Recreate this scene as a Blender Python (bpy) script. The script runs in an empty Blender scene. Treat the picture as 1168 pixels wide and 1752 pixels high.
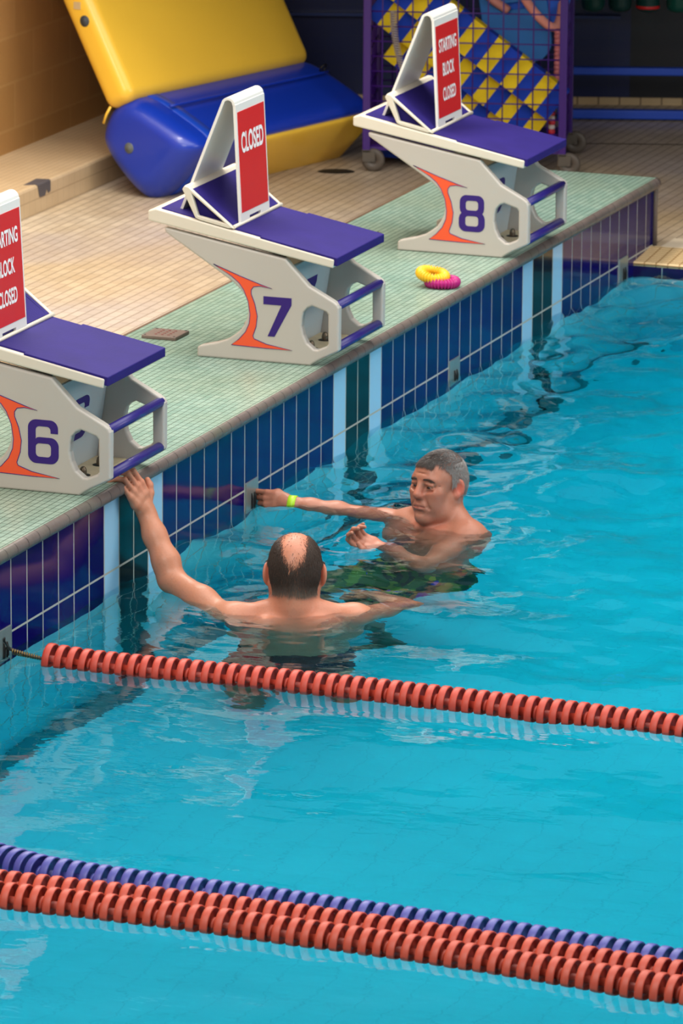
import bpy, bmesh, math, random
import numpy as np
from mathutils import Vector, Matrix
random.seed(7)
RNG = np.random.default_rng(11)
SC = bpy.context.scene
COL = SC.collection

# ------------------------------------------------------------------ camera, light, exposure
CAM_POS = (-16.79004, -6.71539, 4.25272)
CAM_YAW, CAM_PITCH, CAM_ROLL = 0.3481, 0.23832, 0.0075
cd = bpy.data.cameras.new('camera')
cam = bpy.data.objects.new('camera', cd); COL.objects.link(cam)
cd.sensor_fit = 'VERTICAL'; cd.sensor_height = 36.0; cd.lens = 200.0
cd.clip_start = 0.5; cd.clip_end = 120
cy, sy, cp, sp_ = math.cos(CAM_YAW), math.sin(CAM_YAW), math.cos(CAM_PITCH), math.sin(CAM_PITCH)
Fv = Vector((cy*cp, sy*cp, -sp_)); Rv = Vector((sy, -cy, 0)); Uv = Rv.cross(Fv)
cr, sr = math.cos(CAM_ROLL), math.sin(CAM_ROLL)
R2 = Rv*cr + Uv*sr; U2 = -Rv*sr + Uv*cr
M = Matrix((R2, U2, -Fv)).transposed().to_4x4(); M.translation = Vector(CAM_POS)
cam.matrix_world = M
cd.dof.use_dof = True; cd.dof.focus_distance = 17.2; cd.dof.aperture_fstop = 10.0
SC.camera = cam

world = bpy.data.worlds.new('hall_light'); SC.world = world; world.use_nodes = True
world.node_tree.nodes['Background'].inputs[0].default_value = (0.86, 0.93, 1.0, 1)
world.node_tree.nodes['Background'].inputs[1].default_value = 0.42

def area(name, loc, target, sx, sy_, watts, col=(1, 1, 1)):
    l = bpy.data.lights.new(name, 'AREA'); l.shape = 'RECTANGLE'; l.size = sx; l.size_y = sy_
    l.energy = watts; l.color = col
    o = bpy.data.objects.new(name, l); COL.objects.link(o); o.location = loc
    d = Vector(target) - Vector(loc)
    o.rotation_euler = d.to_track_quat('-Z', 'Y').to_euler()
    return o
area('pool_hall_lamp', (0.5, -2.5, 6.2), (0.8, -1.5, 0), 7.0, 7.0, 580, (1.0, 0.965, 0.91))
area('gallery_lamp', (-7.0, -1.0, 5.6), (1.5, 0.6, 0.0), 3.0, 4.0, 400, (1.0, 0.94, 0.86))
area('strip_lamp', (4.43, 1.4, 5.2), (4.25, 1.5, 0.0), 0.18, 4.0, 390, (1.0, 0.93, 0.82))
area('deck_fill', (1.0, 2.2, 4.6), (1.0, 2.1, 0.0), 3.0, 1.2, 110, (1.0, 0.95, 0.88))  # unseen fill added to brighten the deck

area('float_fill', (1.5, -9.5, 3.4), (6.2, 2.2, 0.3), 5.0, 2.0, 260, (1.0, 0.96, 0.9))  # unseen frontal fill added to brighten the inflatable

SC.view_settings.view_transform = 'Standard'; SC.view_settings.look = 'None'
SC.view_settings.exposure = 0.0; SC.view_settings.gamma = 1.0
SC.view_settings.use_curve_mapping = False

# ------------------------------------------------------------------ helpers
def lin(c):
    return tuple(((v/255)/12.92 if v/255 <= .04045 else ((v/255+.055)/1.055)**2.4) for v in c)

class NT:
    """small node-tree writer"""
    def __init__(s, name):
        s.m = bpy.data.materials.new(name); s.m.use_nodes = True
        s.t = s.m.node_tree; s.t.nodes.clear()
        s.out = s.t.nodes.new('ShaderNodeOutputMaterial')
    def n(s, ty, ins=None, **kw):
        nd = s.t.nodes.new(ty)
        for k, v in kw.items(): setattr(nd, k, v)
        for k, v in (ins or {}).items():
            if hasattr(v, 'is_linked') or hasattr(v, 'links'): s.t.links.new(v, nd.inputs[k])
            else: nd.inputs[k].default_value = v
        return nd
    def math(s, op, a, b=None, c=None):
        ins = {0: a}
        if b is not None: ins[1] = b
        if c is not None: ins[2] = c
        return s.n('ShaderNodeMath', ins, operation=op).outputs[0]
    def mix(s, f, a, b):
        nd = s.t.nodes.new('ShaderNodeMix'); nd.data_type = 'RGBA'
        for sock, v in ((nd.inputs[0], f), (nd.inputs[6], a), (nd.inputs[7], b)):
            if hasattr(v, 'is_linked'): s.t.links.new(v, sock)
            else: sock.default_value = v if not isinstance(v, tuple) or len(v) == 4 else (*v, 1)
        return nd.outputs[2]
    def pos(s):
        g = s.n('ShaderNodeNewGeometry'); x = s.n('ShaderNodeSeparateXYZ', {0: g.outputs['Position']})
        return g.outputs['Position'], x.outputs[0], x.outputs[1], x.outputs[2]
    def noise(s, vec, scale, detail=3, rough=.55):
        return s.n('ShaderNodeTexNoise', {'Vector': vec, 'Scale': scale, 'Detail': detail, 'Roughness': rough}).outputs['Fac']
    def bsdf(s, col, rough=.5, spec=.5, coat=0, bump=None, bstr=.3, bdist=.002, metal=0, extra=None):
        b = s.n('ShaderNodeBsdfPrincipled')
        for k, v in (('Base Color', col), ('Roughness', rough), ('Specular IOR Level', spec), ('Coat Weight', coat), ('Metallic', metal)):
            if hasattr(v, 'is_linked'): s.t.links.new(v, b.inputs[k])
            elif isinstance(v, tuple): b.inputs[k].default_value = (*v[:3], 1)
            else: b.inputs[k].default_value = v
        for k, v in (extra or {}).items(): b.inputs[k].default_value = v
        if bump is not None:
            bn = s.n('ShaderNodeBump', {'Strength': bstr, 'Distance': bdist, 'Height': bump})
            s.t.links.new(bn.outputs[0], b.inputs['Normal'])
        s.t.links.new(b.outputs[0], s.out.inputs[0])
        return b

def plain(name, rgb, rough=.5, spec=.5, var=.08, scale=6, coat=0, metal=0, bump=0, extra=None, bscale=None):
    t = NT(name); c = lin(rgb)
    p = t.n('ShaderNodeTexCoord').outputs['Object']
    nz = t.noise(p, scale, 4)
    col = t.mix(nz, tuple(v*(1-var) for v in c), tuple(min(1, v*(1+var)) for v in c))
    t.bsdf(col, rough, spec, coat, bump=t.noise(p, bscale or scale*12, 2) if bump else None, bstr=bump, metal=metal, extra=extra)
    return t.m

def grid_tiles(name, tx, ty, gw, cols, grout, rough=.35, spec=.5, offs=(0, 0), dirt=None, dscale=1.2, bond=0, gfade=1.0, tint=None):
    """mosaic laid along world X / Y: cells tx by ty with grout gw"""
    t = NT(name); P, x, y, z = t.pos()
    v = t.math('DIVIDE', t.math('ADD', y, offs[1]), ty)
    vi = t.math('FLOOR', v)
    u = t.math('DIVIDE', t.math('ADD', x, offs[0]), tx)
    if bond: u = t.math('ADD', u, t.math('MULTIPLY', t.math('MODULO', vi, 2.0), bond))
    ui = t.math('FLOOR', u)
    fu = t.math('SUBTRACT', u, ui); fv = t.math('SUBTRACT', v, vi)
    eu = t.math('LESS_THAN', t.math('MULTIPLY', fu, tx), gw[0]); ev = t.math('LESS_THAN', t.math('MULTIPLY', fv, ty), gw[1])
    g = t.math('MAXIMUM', eu, ev)
    cell = t.n('ShaderNodeCombineXYZ', {0: ui, 1: vi, 2: 0.0}).outputs[0]
    wn = t.n('ShaderNodeTexWhiteNoise', {'Vector': cell}, noise_dimensions='3D').outputs['Value']
    col = t.mix(wn, lin(cols[0]), lin(cols[1]))
    if tint:
        big = t.n('ShaderNodeMapRange', {0: t.noise(P, tint[1], 2), 1: .45, 2: .62, 3: 0.0, 4: tint[2]}).outputs[0]
        col = t.mix(big, col, lin(tint[0]))
    if dirt:
        d = t.n('ShaderNodeMapRange', {0: t.noise(P, dscale, 5), 1: .42, 2: .7, 3: 0.0, 4: .55}).outputs[0]
        col = t.mix(d, col, lin(dirt))
    col = t.mix(t.math('MULTIPLY', g, gfade), col, lin(grout))
    r = t.math('ADD', t.math('MULTIPLY', g, .4), rough)
    t.bsdf(col, r, spec, bump=t.math('SUBTRACT', 1.0, g), bstr=.5, bdist=.0015)
    return t.m

def mesh_obj(name, verts, faces, mat=None, parent=None, smooth=False):
    me = bpy.data.meshes.new(name); me.from_pydata([tuple(v) for v in verts], [], [tuple(f) for f in faces]); me.update()
    return link_mesh(name, me, mat, parent, smooth)

def link_mesh(name, me, mat=None, parent=None, smooth=False):
    o = bpy.data.objects.new(name, me); COL.objects.link(o)
    if mat:
        for m in (mat if isinstance(mat, (list, tuple)) else [mat]): me.materials.append(m)
    if parent: o.parent = parent
    if smooth: me.polygons.foreach_set('use_smooth', [True]*len(me.polygons))
    return o

def bm_obj(name, bm, mat=None, parent=None, smooth=False, bevel=0, seg=2, angle=40):
    bmesh.ops.recalc_face_normals(bm, faces=bm.faces)
    me = bpy.data.meshes.new(name); bm.to_mesh(me); bm.free()
    o = link_mesh(name, me, mat, parent, smooth)
    if bevel:
        b = o.modifiers.new('bevel', 'BEVEL'); b.width = bevel; b.segments = seg; b.limit_method = 'ANGLE'; b.angle_limit = math.radians(angle)
        if smooth:
            b.harden_normals = False
    return o

def thing(name, label, cat, loc=(0, 0, 0), group=None, rotz=0):
    o = bpy.data.objects.new(name, None); COL.objects.link(o); o.location = loc; o.rotation_euler = (0, 0, rotz)
    return tag(o, label, cat, group)
def tag(o, label, cat, group=None):
    o['label'] = label; o['category'] = cat
    if group: o['group'] = group
    return o
def struct(o, label=None):
    o['kind'] = 'structure'
    if label: o['label'] = label
    return o

def add_box(bm, lo, hi, mat=None):
    x0, y0, z0 = lo; x1, y1, z1 = hi
    v = [bm.verts.new(p) for p in ((x0,y0,z0),(x1,y0,z0),(x1,y1,z0),(x0,y1,z0),(x0,y0,z1),(x1,y0,z1),(x1,y1,z1),(x0,y1,z1))]
    fs = [bm.faces.new([v[i] for i in f]) for f in ((3,2,1,0),(4,5,6,7),(0,1,5,4),(1,2,6,5),(2,3,7,6),(3,0,4,7))]
    if mat:
        for w in v: w.co = mat @ w.co
    return fs
def add_tube(bm, pts, r, seg=12, caps=True, closed=False):
    pts = [Vector(p) for p in pts]; n = len(pts); rings = []
    rs = r if isinstance(r, (list, tuple)) else [r]*n
    prev = None
    for i, p in enumerate(pts):
        if closed: d = pts[(i+1) % n] - pts[i-1]
        else: d = pts[min(i+1, n-1)] - pts[max(i-1, 0)]
        d.normalize()
        if prev is None:
            a = Vector((0, 0, 1)) if abs(d.z) < .9 else Vector((1, 0, 0)); e1 = d.cross(a).normalized()
        else: e1 = (prev - d*prev.dot(d)).normalized()
        prev = e1; e2 = d.cross(e1)
        rings.append([bm.verts.new(p + (e1*math.cos(t) + e2*math.sin(t))*rs[i]) for t in [2*math.pi*k/seg for k in range(seg)]])
    m = n if closed else n-1
    for i in range(m):
        a, b = rings[i], rings[(i+1) % n]
        for k in range(seg):
            f = bm.faces.new((a[k], a[(k+1) % seg], b[(k+1) % seg], b[k])); f.smooth = True
    if caps and not closed:
        bm.faces.new(rings[0][::-1]); bm.faces.new(rings[-1])
def add_lathe(bm, prof, frame, seg=24, close=False):
    """prof: list of (r, h); frame: Matrix whose z is the axis"""
    rings = []
    for r, h in prof:
        if r < 1e-6: rings.append([bm.verts.new(frame @ Vector((0, 0, h)))])
        else: rings.append([bm.verts.new(frame @ Vector((r*math.cos(t), r*math.sin(t), h))) for t in [2*math.pi*k/seg for k in range(seg)]])
    pairs = list(zip(rings[:-1], rings[1:])) + ([(rings[-1], rings[0])] if close else [])
    for a, b in pairs:
        for k in range(seg):
            k2 = (k+1) % seg
            if len(a) == 1 and len(b) == 1: continue
            if len(a) == 1: f = bm.faces.new((a[0], b[k], b[k2]))
            elif len(b) == 1: f = bm.faces.new((a[k], a[k2], b[0]))
            else: f = bm.faces.new((a[k], a[k2], b[k2], b[k]))
            f.smooth = True
def axis_frame(o, z, x=None):
    z = Vector(z).normalized(); x = Vector(x) if x else (Vector((0, 0, 1)) if abs(z.z) < .9 else Vector((1, 0, 0)))
    x = (x - z*x.dot(z)).normalized(); y = z.cross(x)
    m = Matrix((x, y, z)).transposed().to_4x4(); m.translation = Vector(o); return m
def chaikin(p, it=2, closed=True):
    p = [np.array(q, float) for q in p]
    for _ in range(it):
        q = []; n = len(p)
        for i in range(n if closed else n-1):
            a, b = p[i], p[(i+1) % n]; q += [a*.75+b*.25, a*.25+b*.75]
        if not closed: q = [p[0]] + q + [p[-1]]
        p = q
    return p
def fill_poly(bm, outer, holes, fn, depth_fn=None):
    """planar polygon with holes; fn maps (a,b)->3D; depth_fn maps to the other side (solid)"""
    def side(f):
        es = []
        for loop in [outer] + holes:
            vs = [bm.verts.new(f(*p)) for p in loop]
            es += [bm.edges.new((vs[i], vs[(i+1) % len(vs)])) for i in range(len(vs))]
        bmesh.ops.triangle_fill(bm, edges=es, use_beauty=True)
        return es
    e1 = side(fn)
    if depth_fn:
        e2 = side(depth_fn)
        for a, b in zip(e1, e2):
            try: bm.faces.new((a.verts[0], a.verts[1], b.verts[1], b.verts[0]))
            except ValueError: pass
def spline(pts, n=8, closed=False):
    """Catmull-Rom through pts"""
    P = [np.array(p, float) for p in pts]; out = []; m = len(P)
    for i in range(m if closed else m-1):
        p0 = P[i-1] if (closed or i > 0) else P[0]*2-P[1]
        p1, p2 = P[i], P[(i+1) % m]
        p3 = P[(i+2) % m] if (closed or i+2 < m) else P[-1]*2-P[-2]
        for k in range(n):
            t = k/n
            out.append(.5*((2*p1)+(-p0+p2)*t+(2*p0-5*p1+4*p2-p3)*t*t+(-p0+3*p1-3*p2+p3)*t**3))
    if not closed: out.append(P[-1])
    return out

# ------------------------------------------------------------------ levels and sizes
ZW = -0.300        # water
ZP = 0.045         # starting platform
ZD = -0.240        # deck
ZF = -1.430        # pool floor
TW = 0.125         # wall tile module

# ------------------------------------------------------------------ the setting
m_mint = grid_tiles('mint_mosaic', .040, .0245, (.0026, .0032), ((122, 154, 142), (146, 173, 160)), (62, 78, 64), rough=.32, dirt=(132, 138, 108), dscale=1.4)
m_deck = grid_tiles('beige_mosaic', .094, .047, (.0026, .0048), ((182, 166, 144), (204, 188, 164)), (112, 92, 70), rough=.38, dirt=(186, 156, 108), dscale=.9, tint=((166, 160, 170), 1.1, .4), bond=.5, gfade=.85)

def wall_tile_material():
    t = NT('pool_wall_tile'); P, x, y, z = t.pos()
    u = t.math('DIVIDE', x, TW); ui = t.math('FLOOR', u); fu = t.math('SUBTRACT', u, ui)
    k = t.math('FLOORED_MODULO', t.math('ADD', ui, 4.0), 17.0)
    light = t.math('MAXIMUM', t.math('COMPARE', k, 0.0, .1), t.math('COMPARE', k, 3.0, .1))
    black = t.math('MAXIMUM', t.math('COMPARE', k, 1.0, .1), t.math('COMPARE', k, 2.0, .1))
    cell = t.n('ShaderNodeCombineXYZ', {0: ui, 1: t.math('FLOOR', t.math('DIVIDE', t.math('ADD', z, .238), .25)), 2: 0.0}).outputs[0]
    wn = t.n('ShaderNodeTexWhiteNoise', {'Vector': cell}, noise_dimensions='3D').outputs['Value']
    navy = t.mix(wn, lin((14, 8, 78)), lin((18, 12, 92)))
    under = t.math('LESS_THAN', z, -.392)
    base = t.mix(under, navy, lin((130, 216, 226)))
    col = t.mix(light, base, t.mix(under, lin((150, 196, 226)), lin((176, 226, 236))))
    col = t.mix(black, col, lin((16, 30, 38)))
    g1 = t.math('LESS_THAN', fu, .03)
    g1 = t.math('MAXIMUM', g1, t.math('GREATER_THAN', fu, .975))
    zr = t.math('DIVIDE', t.math('ADD', z, .238), .25); fz = t.math('SUBTRACT', zr, t.math('FLOOR', zr))
    g2 = t.math('MAXIMUM', t.math('LESS_THAN', fz, .014), t.math('GREATER_THAN', fz, .986))
    g = t.math('MAXIMUM', g1, g2)
    grout = t.mix(t.noise(P, 9, 3), lin((150, 146, 136)), lin((186, 184, 172)))
    col = t.mix(g, col, grout)
    wob = t.noise(P, 5, 2)
    t.bsdf(col, t.math('ADD', t.math('MULTIPLY', g, .5), .10), .14, bump=t.math('ADD', t.math('MULTIPLY', g, -1.0), t.math('MULTIPLY', wob, .5)), bstr=.25, bdist=.002)
    return t.m
m_wall = wall_tile_material()

XE = 5.5   # far end of the starting platform
bm = bmesh.new(); add_box(bm, (-6.8, 0.0, ZF-.1), (XE, .05, 0.004)); add_box(bm, (XE-.05, .05, ZD-.3), (XE, .83, 0.004))
struct(bm_obj('wall_pool_end', bm, m_wall), 'tiled pool end wall, navy with light blue and black lane stripes')
bm = bmesh.new(); add_box(bm, (-6.8, -.0078, 0.004), (XE-.012, .83, ZP))
add_box(bm, (-6.8, .05, ZD), (XE-.05, .829, 0.0))
struct(bm_obj('floor_platform', bm, m_mint), 'raised starting platform of small mint green tiles')
t = NT('dark_edge_trim'); t.bsdf(lin((98, 74, 54)), .6)
bm = bmesh.new(); add_box(bm, (-6.8, .83, ZD), (XE, .842, ZP+.001)); struct(bm_obj('trim_1', bm, t.m))

# coping: rounded grey-brown nosing tiles
t = NT('coping_tile'); P, x, y, z = t.pos()
fr = t.math('FRACT', t.math('DIVIDE', t.math('ADD', x, t.math('MULTIPLY', t.noise(t.n('ShaderNodeCombineXYZ', {0: x, 1: 0., 2: 0.}).outputs[0], 3.0, 1), .05)), .0825))
j = t.math('LESS_THAN', fr, .05)
b2 = t.math('GREATER_THAN', t.noise(t.n('ShaderNodeCombineXYZ', {0: x, 1: 5., 2: 0.}).outputs[0], 7.0, 2), .42)
j = t.math('MULTIPLY', j, b2)
c = t.mix(t.noise(P, 11, 4), lin((84, 74, 71)), lin((118, 106, 100)))
c = t.mix(t.n('ShaderNodeMapRange', {0: t.noise(P, 3.5, 3), 1: .5, 2: .7, 3: 0., 4: .5}).outputs[0], c, lin((92, 98, 82)))
c = t.mix(j, c, lin((44, 38, 36)))
t.bsdf(c, .42, .5, bump=t.math('SUBTRACT', t.noise(P, 60, 2), j), bstr=.35, bdist=.002)
prof = [(.006, 0.0), (-.015, .001), (-.025, .007), (-.031, .018), (-.031, .028), (-.027, .037), (-.020, .0435), (-.012, .0465), (-.0075, .0455), (-.0075, .02)]
vs, fs = [], []
xs = np.arange(-6.8, XE+.0001, .05); xs[-1] = XE-.022
N = len(prof)
for xx in xs: vs += [(xx, a, b) for a, b in prof]
for i in range(len(xs)-1):
    for k in range(N):
        fs.append((i*N+k, (i+1)*N+k, (i+1)*N+(k+1) % N, i*N+(k+1) % N))
fs.append(tuple(range(N))); fs.append(tuple(reversed([(len(xs)-1)*N+k for k in range(N)])))
o = struct(mesh_obj('trim_2', vs, fs, t.m, smooth=True), 'rounded grey brown coping along the pool edge')

bm = bmesh.new(); add_tube(bm, [(XE-.012, -.003, ZD), (XE-.012, -.003, .02), (XE-.022, .004, .036)], .0125, 14); struct(bm_obj('trim_9', bm, t.m), 'rounded corner tile at the end of the pool wall')
# deck, side gutter, step, walls
vs = [(-9, .80, ZD), (XE-.02, .80, ZD), (XE-.02, -.05, ZD), (5.44, -.05, ZD), (5.44, -9, ZD), (12, -9, ZD), (12, 4, ZD), (-9, 4, ZD)]
bm = bmesh.new(); f = bm.faces.new([bm.verts.new(v) for v in vs]); r = bmesh.ops.extrude_face_region(bm, geom=[f])
for v in [g for g in r['geom'] if isinstance(g, bmesh.types.BMVert)]: v.co.z -= .15
struct(bm_obj('floor', bm, m_deck), 'beige tiled pool deck')
# joint line across the deck, parallel to the far wall
t = NT('deck_joint'); t.bsdf(lin((46, 34, 24)), .8)
BD = Vector((.32038, -.94729, 0)); BN = Vector((-.94729, -.32038, 0)); BP = Vector((8.73, 1.372, 0))
p0 = Vector((7.703, 1.004, 0)); 
bm = bmesh.new(); mt = axis_frame(p0 + Vector((0, 0, ZD)), (0, 0, 1), BD)
add_box(bm, (-.95, -.007, -.004), (3.0, .007, .0015), mt); struct(bm_obj('trim_3', bm, t.m))

t = NT('gutter_grating'); P, x, y, z = t.pos()
w = t.math('LESS_THAN', t.math('FRACT', t.math('DIVIDE', x, .026)), .28)
w2 = t.math('LESS_THAN', t.math('FRACT', t.math('DIVIDE', y, .05)), .12)
c = t.mix(t.math('MAXIMUM', w, w2), lin((214, 186, 140)), lin((150, 116, 70)))
t.bsdf(c, .45)
prof = [(5.222, -.30), (5.205, -.266), (5.215, -.259), (5.24, -.258), (5.40, -.243), (5.44, -.2385), (5.46, -.2385), (5.46, -.30)]
vs = [(a, yy, b) for yy in (.0, -9.0) for a, b in prof]; N = len(prof)
struct(mesh_obj('trim_4', vs, [(k, (k+1) % N, N+(k+1) % N, N+k) for k in range(N)] + [tuple(range(N-1, -1, -1)), tuple(range(N, 2*N))], t.m), 'cream ribbed overflow grating at the pool side')
t = NT('pale_kerb_tile'); P, x, y, z = t.pos()
t.bsdf(t.mix(t.noise(P, 8, 3), lin((206, 188, 160)), lin((222, 206, 182))), .5)
bm = bmesh.new()
for a in [(5.46, -9.0, -.27), ]: add_box(bm, a, (5.66, -.04, ZD+.002))
struct(bm_obj('trim_5', bm, t.m), 'pale kerb tiles behind the grating')
# side wall of the pool, pool floor
t = NT('pool_side_tile'); P, x, y, z = t.pos()
c = t.mix(t.math('LESS_THAN', z, -.392), lin((26, 18, 70)), lin((120, 205, 222)))
g = t.math('MAXIMUM', t.math('LESS_THAN', t.math('FRACT', t.math('DIVIDE', y, .125)), .03), t.math('LESS_THAN', t.math('FRACT', t.math('DIVIDE', z, .25)), .02))
t.bsdf(t.mix(g, c, lin((150, 170, 170))), .15)
bm = bmesh.new(); add_box(bm, (5.21, -9, ZF-.1), (5.28, 0, -.275)); struct(bm_obj('wall_pool_side', bm, t.m))
t = NT('pool_floor_tile'); P, x, y, z = t.pos()
gx = t.math('LESS_THAN', t.math('FRACT', t.math('DIVIDE', x, .25)), .02); gy = t.math('LESS_THAN', t.math('FRACT', t.math('DIVIDE', y, .125)), .03)
c = t.mix(t.noise(P, 1.3, 3), lin((50, 210, 228)), lin((66, 224, 240)))
c = t.mix(t.math('MULTIPLY', t.math('MAXIMUM', gx, gy), .35), c, lin((30, 164, 190)))
t.bsdf(c, .4)
bm = bmesh.new(); add_box(bm, (-6.8, -9, ZF-.1), (5.25, .02, ZF)); struct(bm_obj('floor_pool', bm, t.m), 'pale tiled pool floor')
# coving where the end wall meets the pool floor, its shadow put into the colour
t = NT('coving_shadow_tile'); t.bsdf(lin((30, 130, 140)), .4)
bm = bmesh.new(); add_box(bm, (-6.8, -.07, ZF-.02), (5.21, .0, ZF+.012)); struct(bm_obj('trim_6', bm, t.m, bevel=.01))

# long step / bench along the left wall
t = NT('step_tile'); P, x, y, z = t.pos()
c = t.mix(t.noise(P, 5, 4), lin((188, 160, 122)), lin((212, 188, 152)))
gz = t.math('LESS_THAN', t.math('FRACT', t.math('DIVIDE', t.math('ADD', z, .24), .062)), .06)
gx = t.math('LESS_THAN', t.math('FRACT', t.math('DIVIDE', x, .062)), .05)
gy = t.math('LESS_THAN', t.math('FRACT', t.math('DIVIDE', y, .031)), .1)
nrm = t.n('ShaderNodeSeparateXYZ', {0: t.n('ShaderNodeNewGeometry').outputs['Normal']})
up = t.math('GREATER_THAN', nrm.outputs[2], .5)
side = t.math('MULTIPLY', t.math('SUBTRACT', 1., up), gz); top = t.math('MULTIPLY', up, gy)
g = t.math('MAXIMUM', t.math('MULTIPLY', gx, .5), t.math('MAXIMUM', side, top))
c = t.mix(t.math('MULTIPLY', g, .55), c, lin((128, 98, 66)))
t.bsdf(c, .45)
bm = bmesh.new(); add_box(bm, (-9, 2.64, ZD-.02), (9.2, 3.1, -.116)); struct(bm_obj('trim_7', bm, t.m, bevel=.012), 'low tiled step along the left wall')

t = NT('tan_block_wall'); P, x, y, z = t.pos()
zr = t.math('DIVIDE', t.math('ADD', z, .018), .2035); zi = t.math('FLOOR', zr); fz = t.math('SUBTRACT', zr, zi)
xr = t.math('ADD', t.math('DIVIDE', t.math('SUBTRACT', x, 5.905), .42), t.math('MULTIPLY', t.math('FLOORED_MODULO', zi, 2.0), .5)); fx = t.math('FRACT', xr)
g = t.math('MAXIMUM', t.math('MAXIMUM', t.math('LESS_THAN', fz, .045), t.math('GREATER_THAN', fz, .985)), t.math('LESS_THAN', fx, .028))
cell = t.n('ShaderNodeCombineXYZ', {0: t.math('FLOOR', xr), 1: zi, 2: 0.}).outputs[0]
wn = t.n('ShaderNodeTexWhiteNoise', {'Vector': cell}, noise_dimensions='3D').outputs['Value']
c = t.mix(wn, lin((176, 132, 76)), lin((190, 144, 88)))
c = t.mix(t.n('ShaderNodeMapRange', {0: t.noise(P, 2.2, 4), 1: .4, 2: .7, 3: 0., 4: .5}).outputs[0], c, lin((160, 116, 66)))
c = t.mix(t.math('MULTIPLY', g, .35), c, lin((200, 160, 104)))
t.bsdf(c, .5, .4, bump=t.math('ADD', t.math('SUBTRACT', 1., g), t.math('MULTIPLY', t.noise(P, 70, 3), .25)), bstr=.6, bdist=.006)
bm = bmesh.new(); add_box(bm, (-9, 3.06, -.3), (8.6, 3.3, 4.2)); struct(bm_obj('wall_left', bm, t.m), 'tan painted block wall')

# far wall: dark navy tile with a cream tile skirting, running at a slant behind the deck
t = NT('navy_back_tile'); tc = t.n('ShaderNodeTexCoord').outputs['Object']; sx = t.n('ShaderNodeSeparateXYZ', {0: tc})
g = t.math('MAXIMUM', t.math('LESS_THAN', t.math('FRACT', t.math('DIVIDE', sx.outputs[0], .15)), .03), t.math('LESS_THAN', t.math('FRACT', t.math('DIVIDE', sx.outputs[2], .075)), .06))
c = t.mix(t.noise(tc, 2.0, 3), lin((14, 24, 66)), lin((22, 36, 86)))
c = t.mix(t.math('MULTIPLY', g, .5), c, lin((34, 40, 70)))
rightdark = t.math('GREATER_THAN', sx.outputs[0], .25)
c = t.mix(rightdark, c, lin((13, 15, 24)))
t.bsdf(c, .35)
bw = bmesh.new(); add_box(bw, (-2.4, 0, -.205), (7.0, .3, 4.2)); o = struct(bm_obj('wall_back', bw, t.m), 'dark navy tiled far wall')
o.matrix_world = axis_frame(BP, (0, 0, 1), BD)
# BD x Z orientation: local y points away from the camera when negative; keep the face towards the deck at y = 0
t = NT('skirting_tile'); tc = t.n('ShaderNodeTexCoord').outputs['Object']; sx = t.n('ShaderNodeSeparateXYZ', {0: tc})
g = t.math('LESS_THAN', t.math('FRACT', t.math('DIVIDE', sx.outputs[0], .10)), .06)
t.bsdf(t.mix(g, t.mix(t.noise(tc, 8, 3), lin((186, 160, 118)), lin((206, 182, 140))), lin((96, 72, 46))), .45)
bw = bmesh.new(); add_box(bw, (-2.4, -.012, ZD-.01), (7.0, .25, -.205)); o = struct(bm_obj('baseboard_back', bw, t.m, bevel=.004))
o.matrix_world = axis_frame(BP, (0, 0, 1), BD)
# unseen low ceiling over the back deck, lowered and thickened to block light
t = NT('soffit_paint'); t.bsdf(lin((26, 36, 62)), .8)  # dark tone chosen to dim reflections in the water
bm = bmesh.new(); add_box(bm, (5.05, -9, 1.75), (12.5, 3.3, 4.3)); struct(bm_obj('ceiling', bm, t.m), 'unseen low ceiling over the far deck, shaped to block light')
# ledge on the far wall
t = NT('ledge_blue'); t.bsdf(lin((30, 52, 110)), .4)
bw = bmesh.new(); add_box(bw, (-2.4, -.05, .176), (.2, .02, .19)); o = struct(bm_obj('trim_8', bw, t.m)); o.matrix_world = axis_frame(BP, (0, 0, 1), BD)

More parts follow.
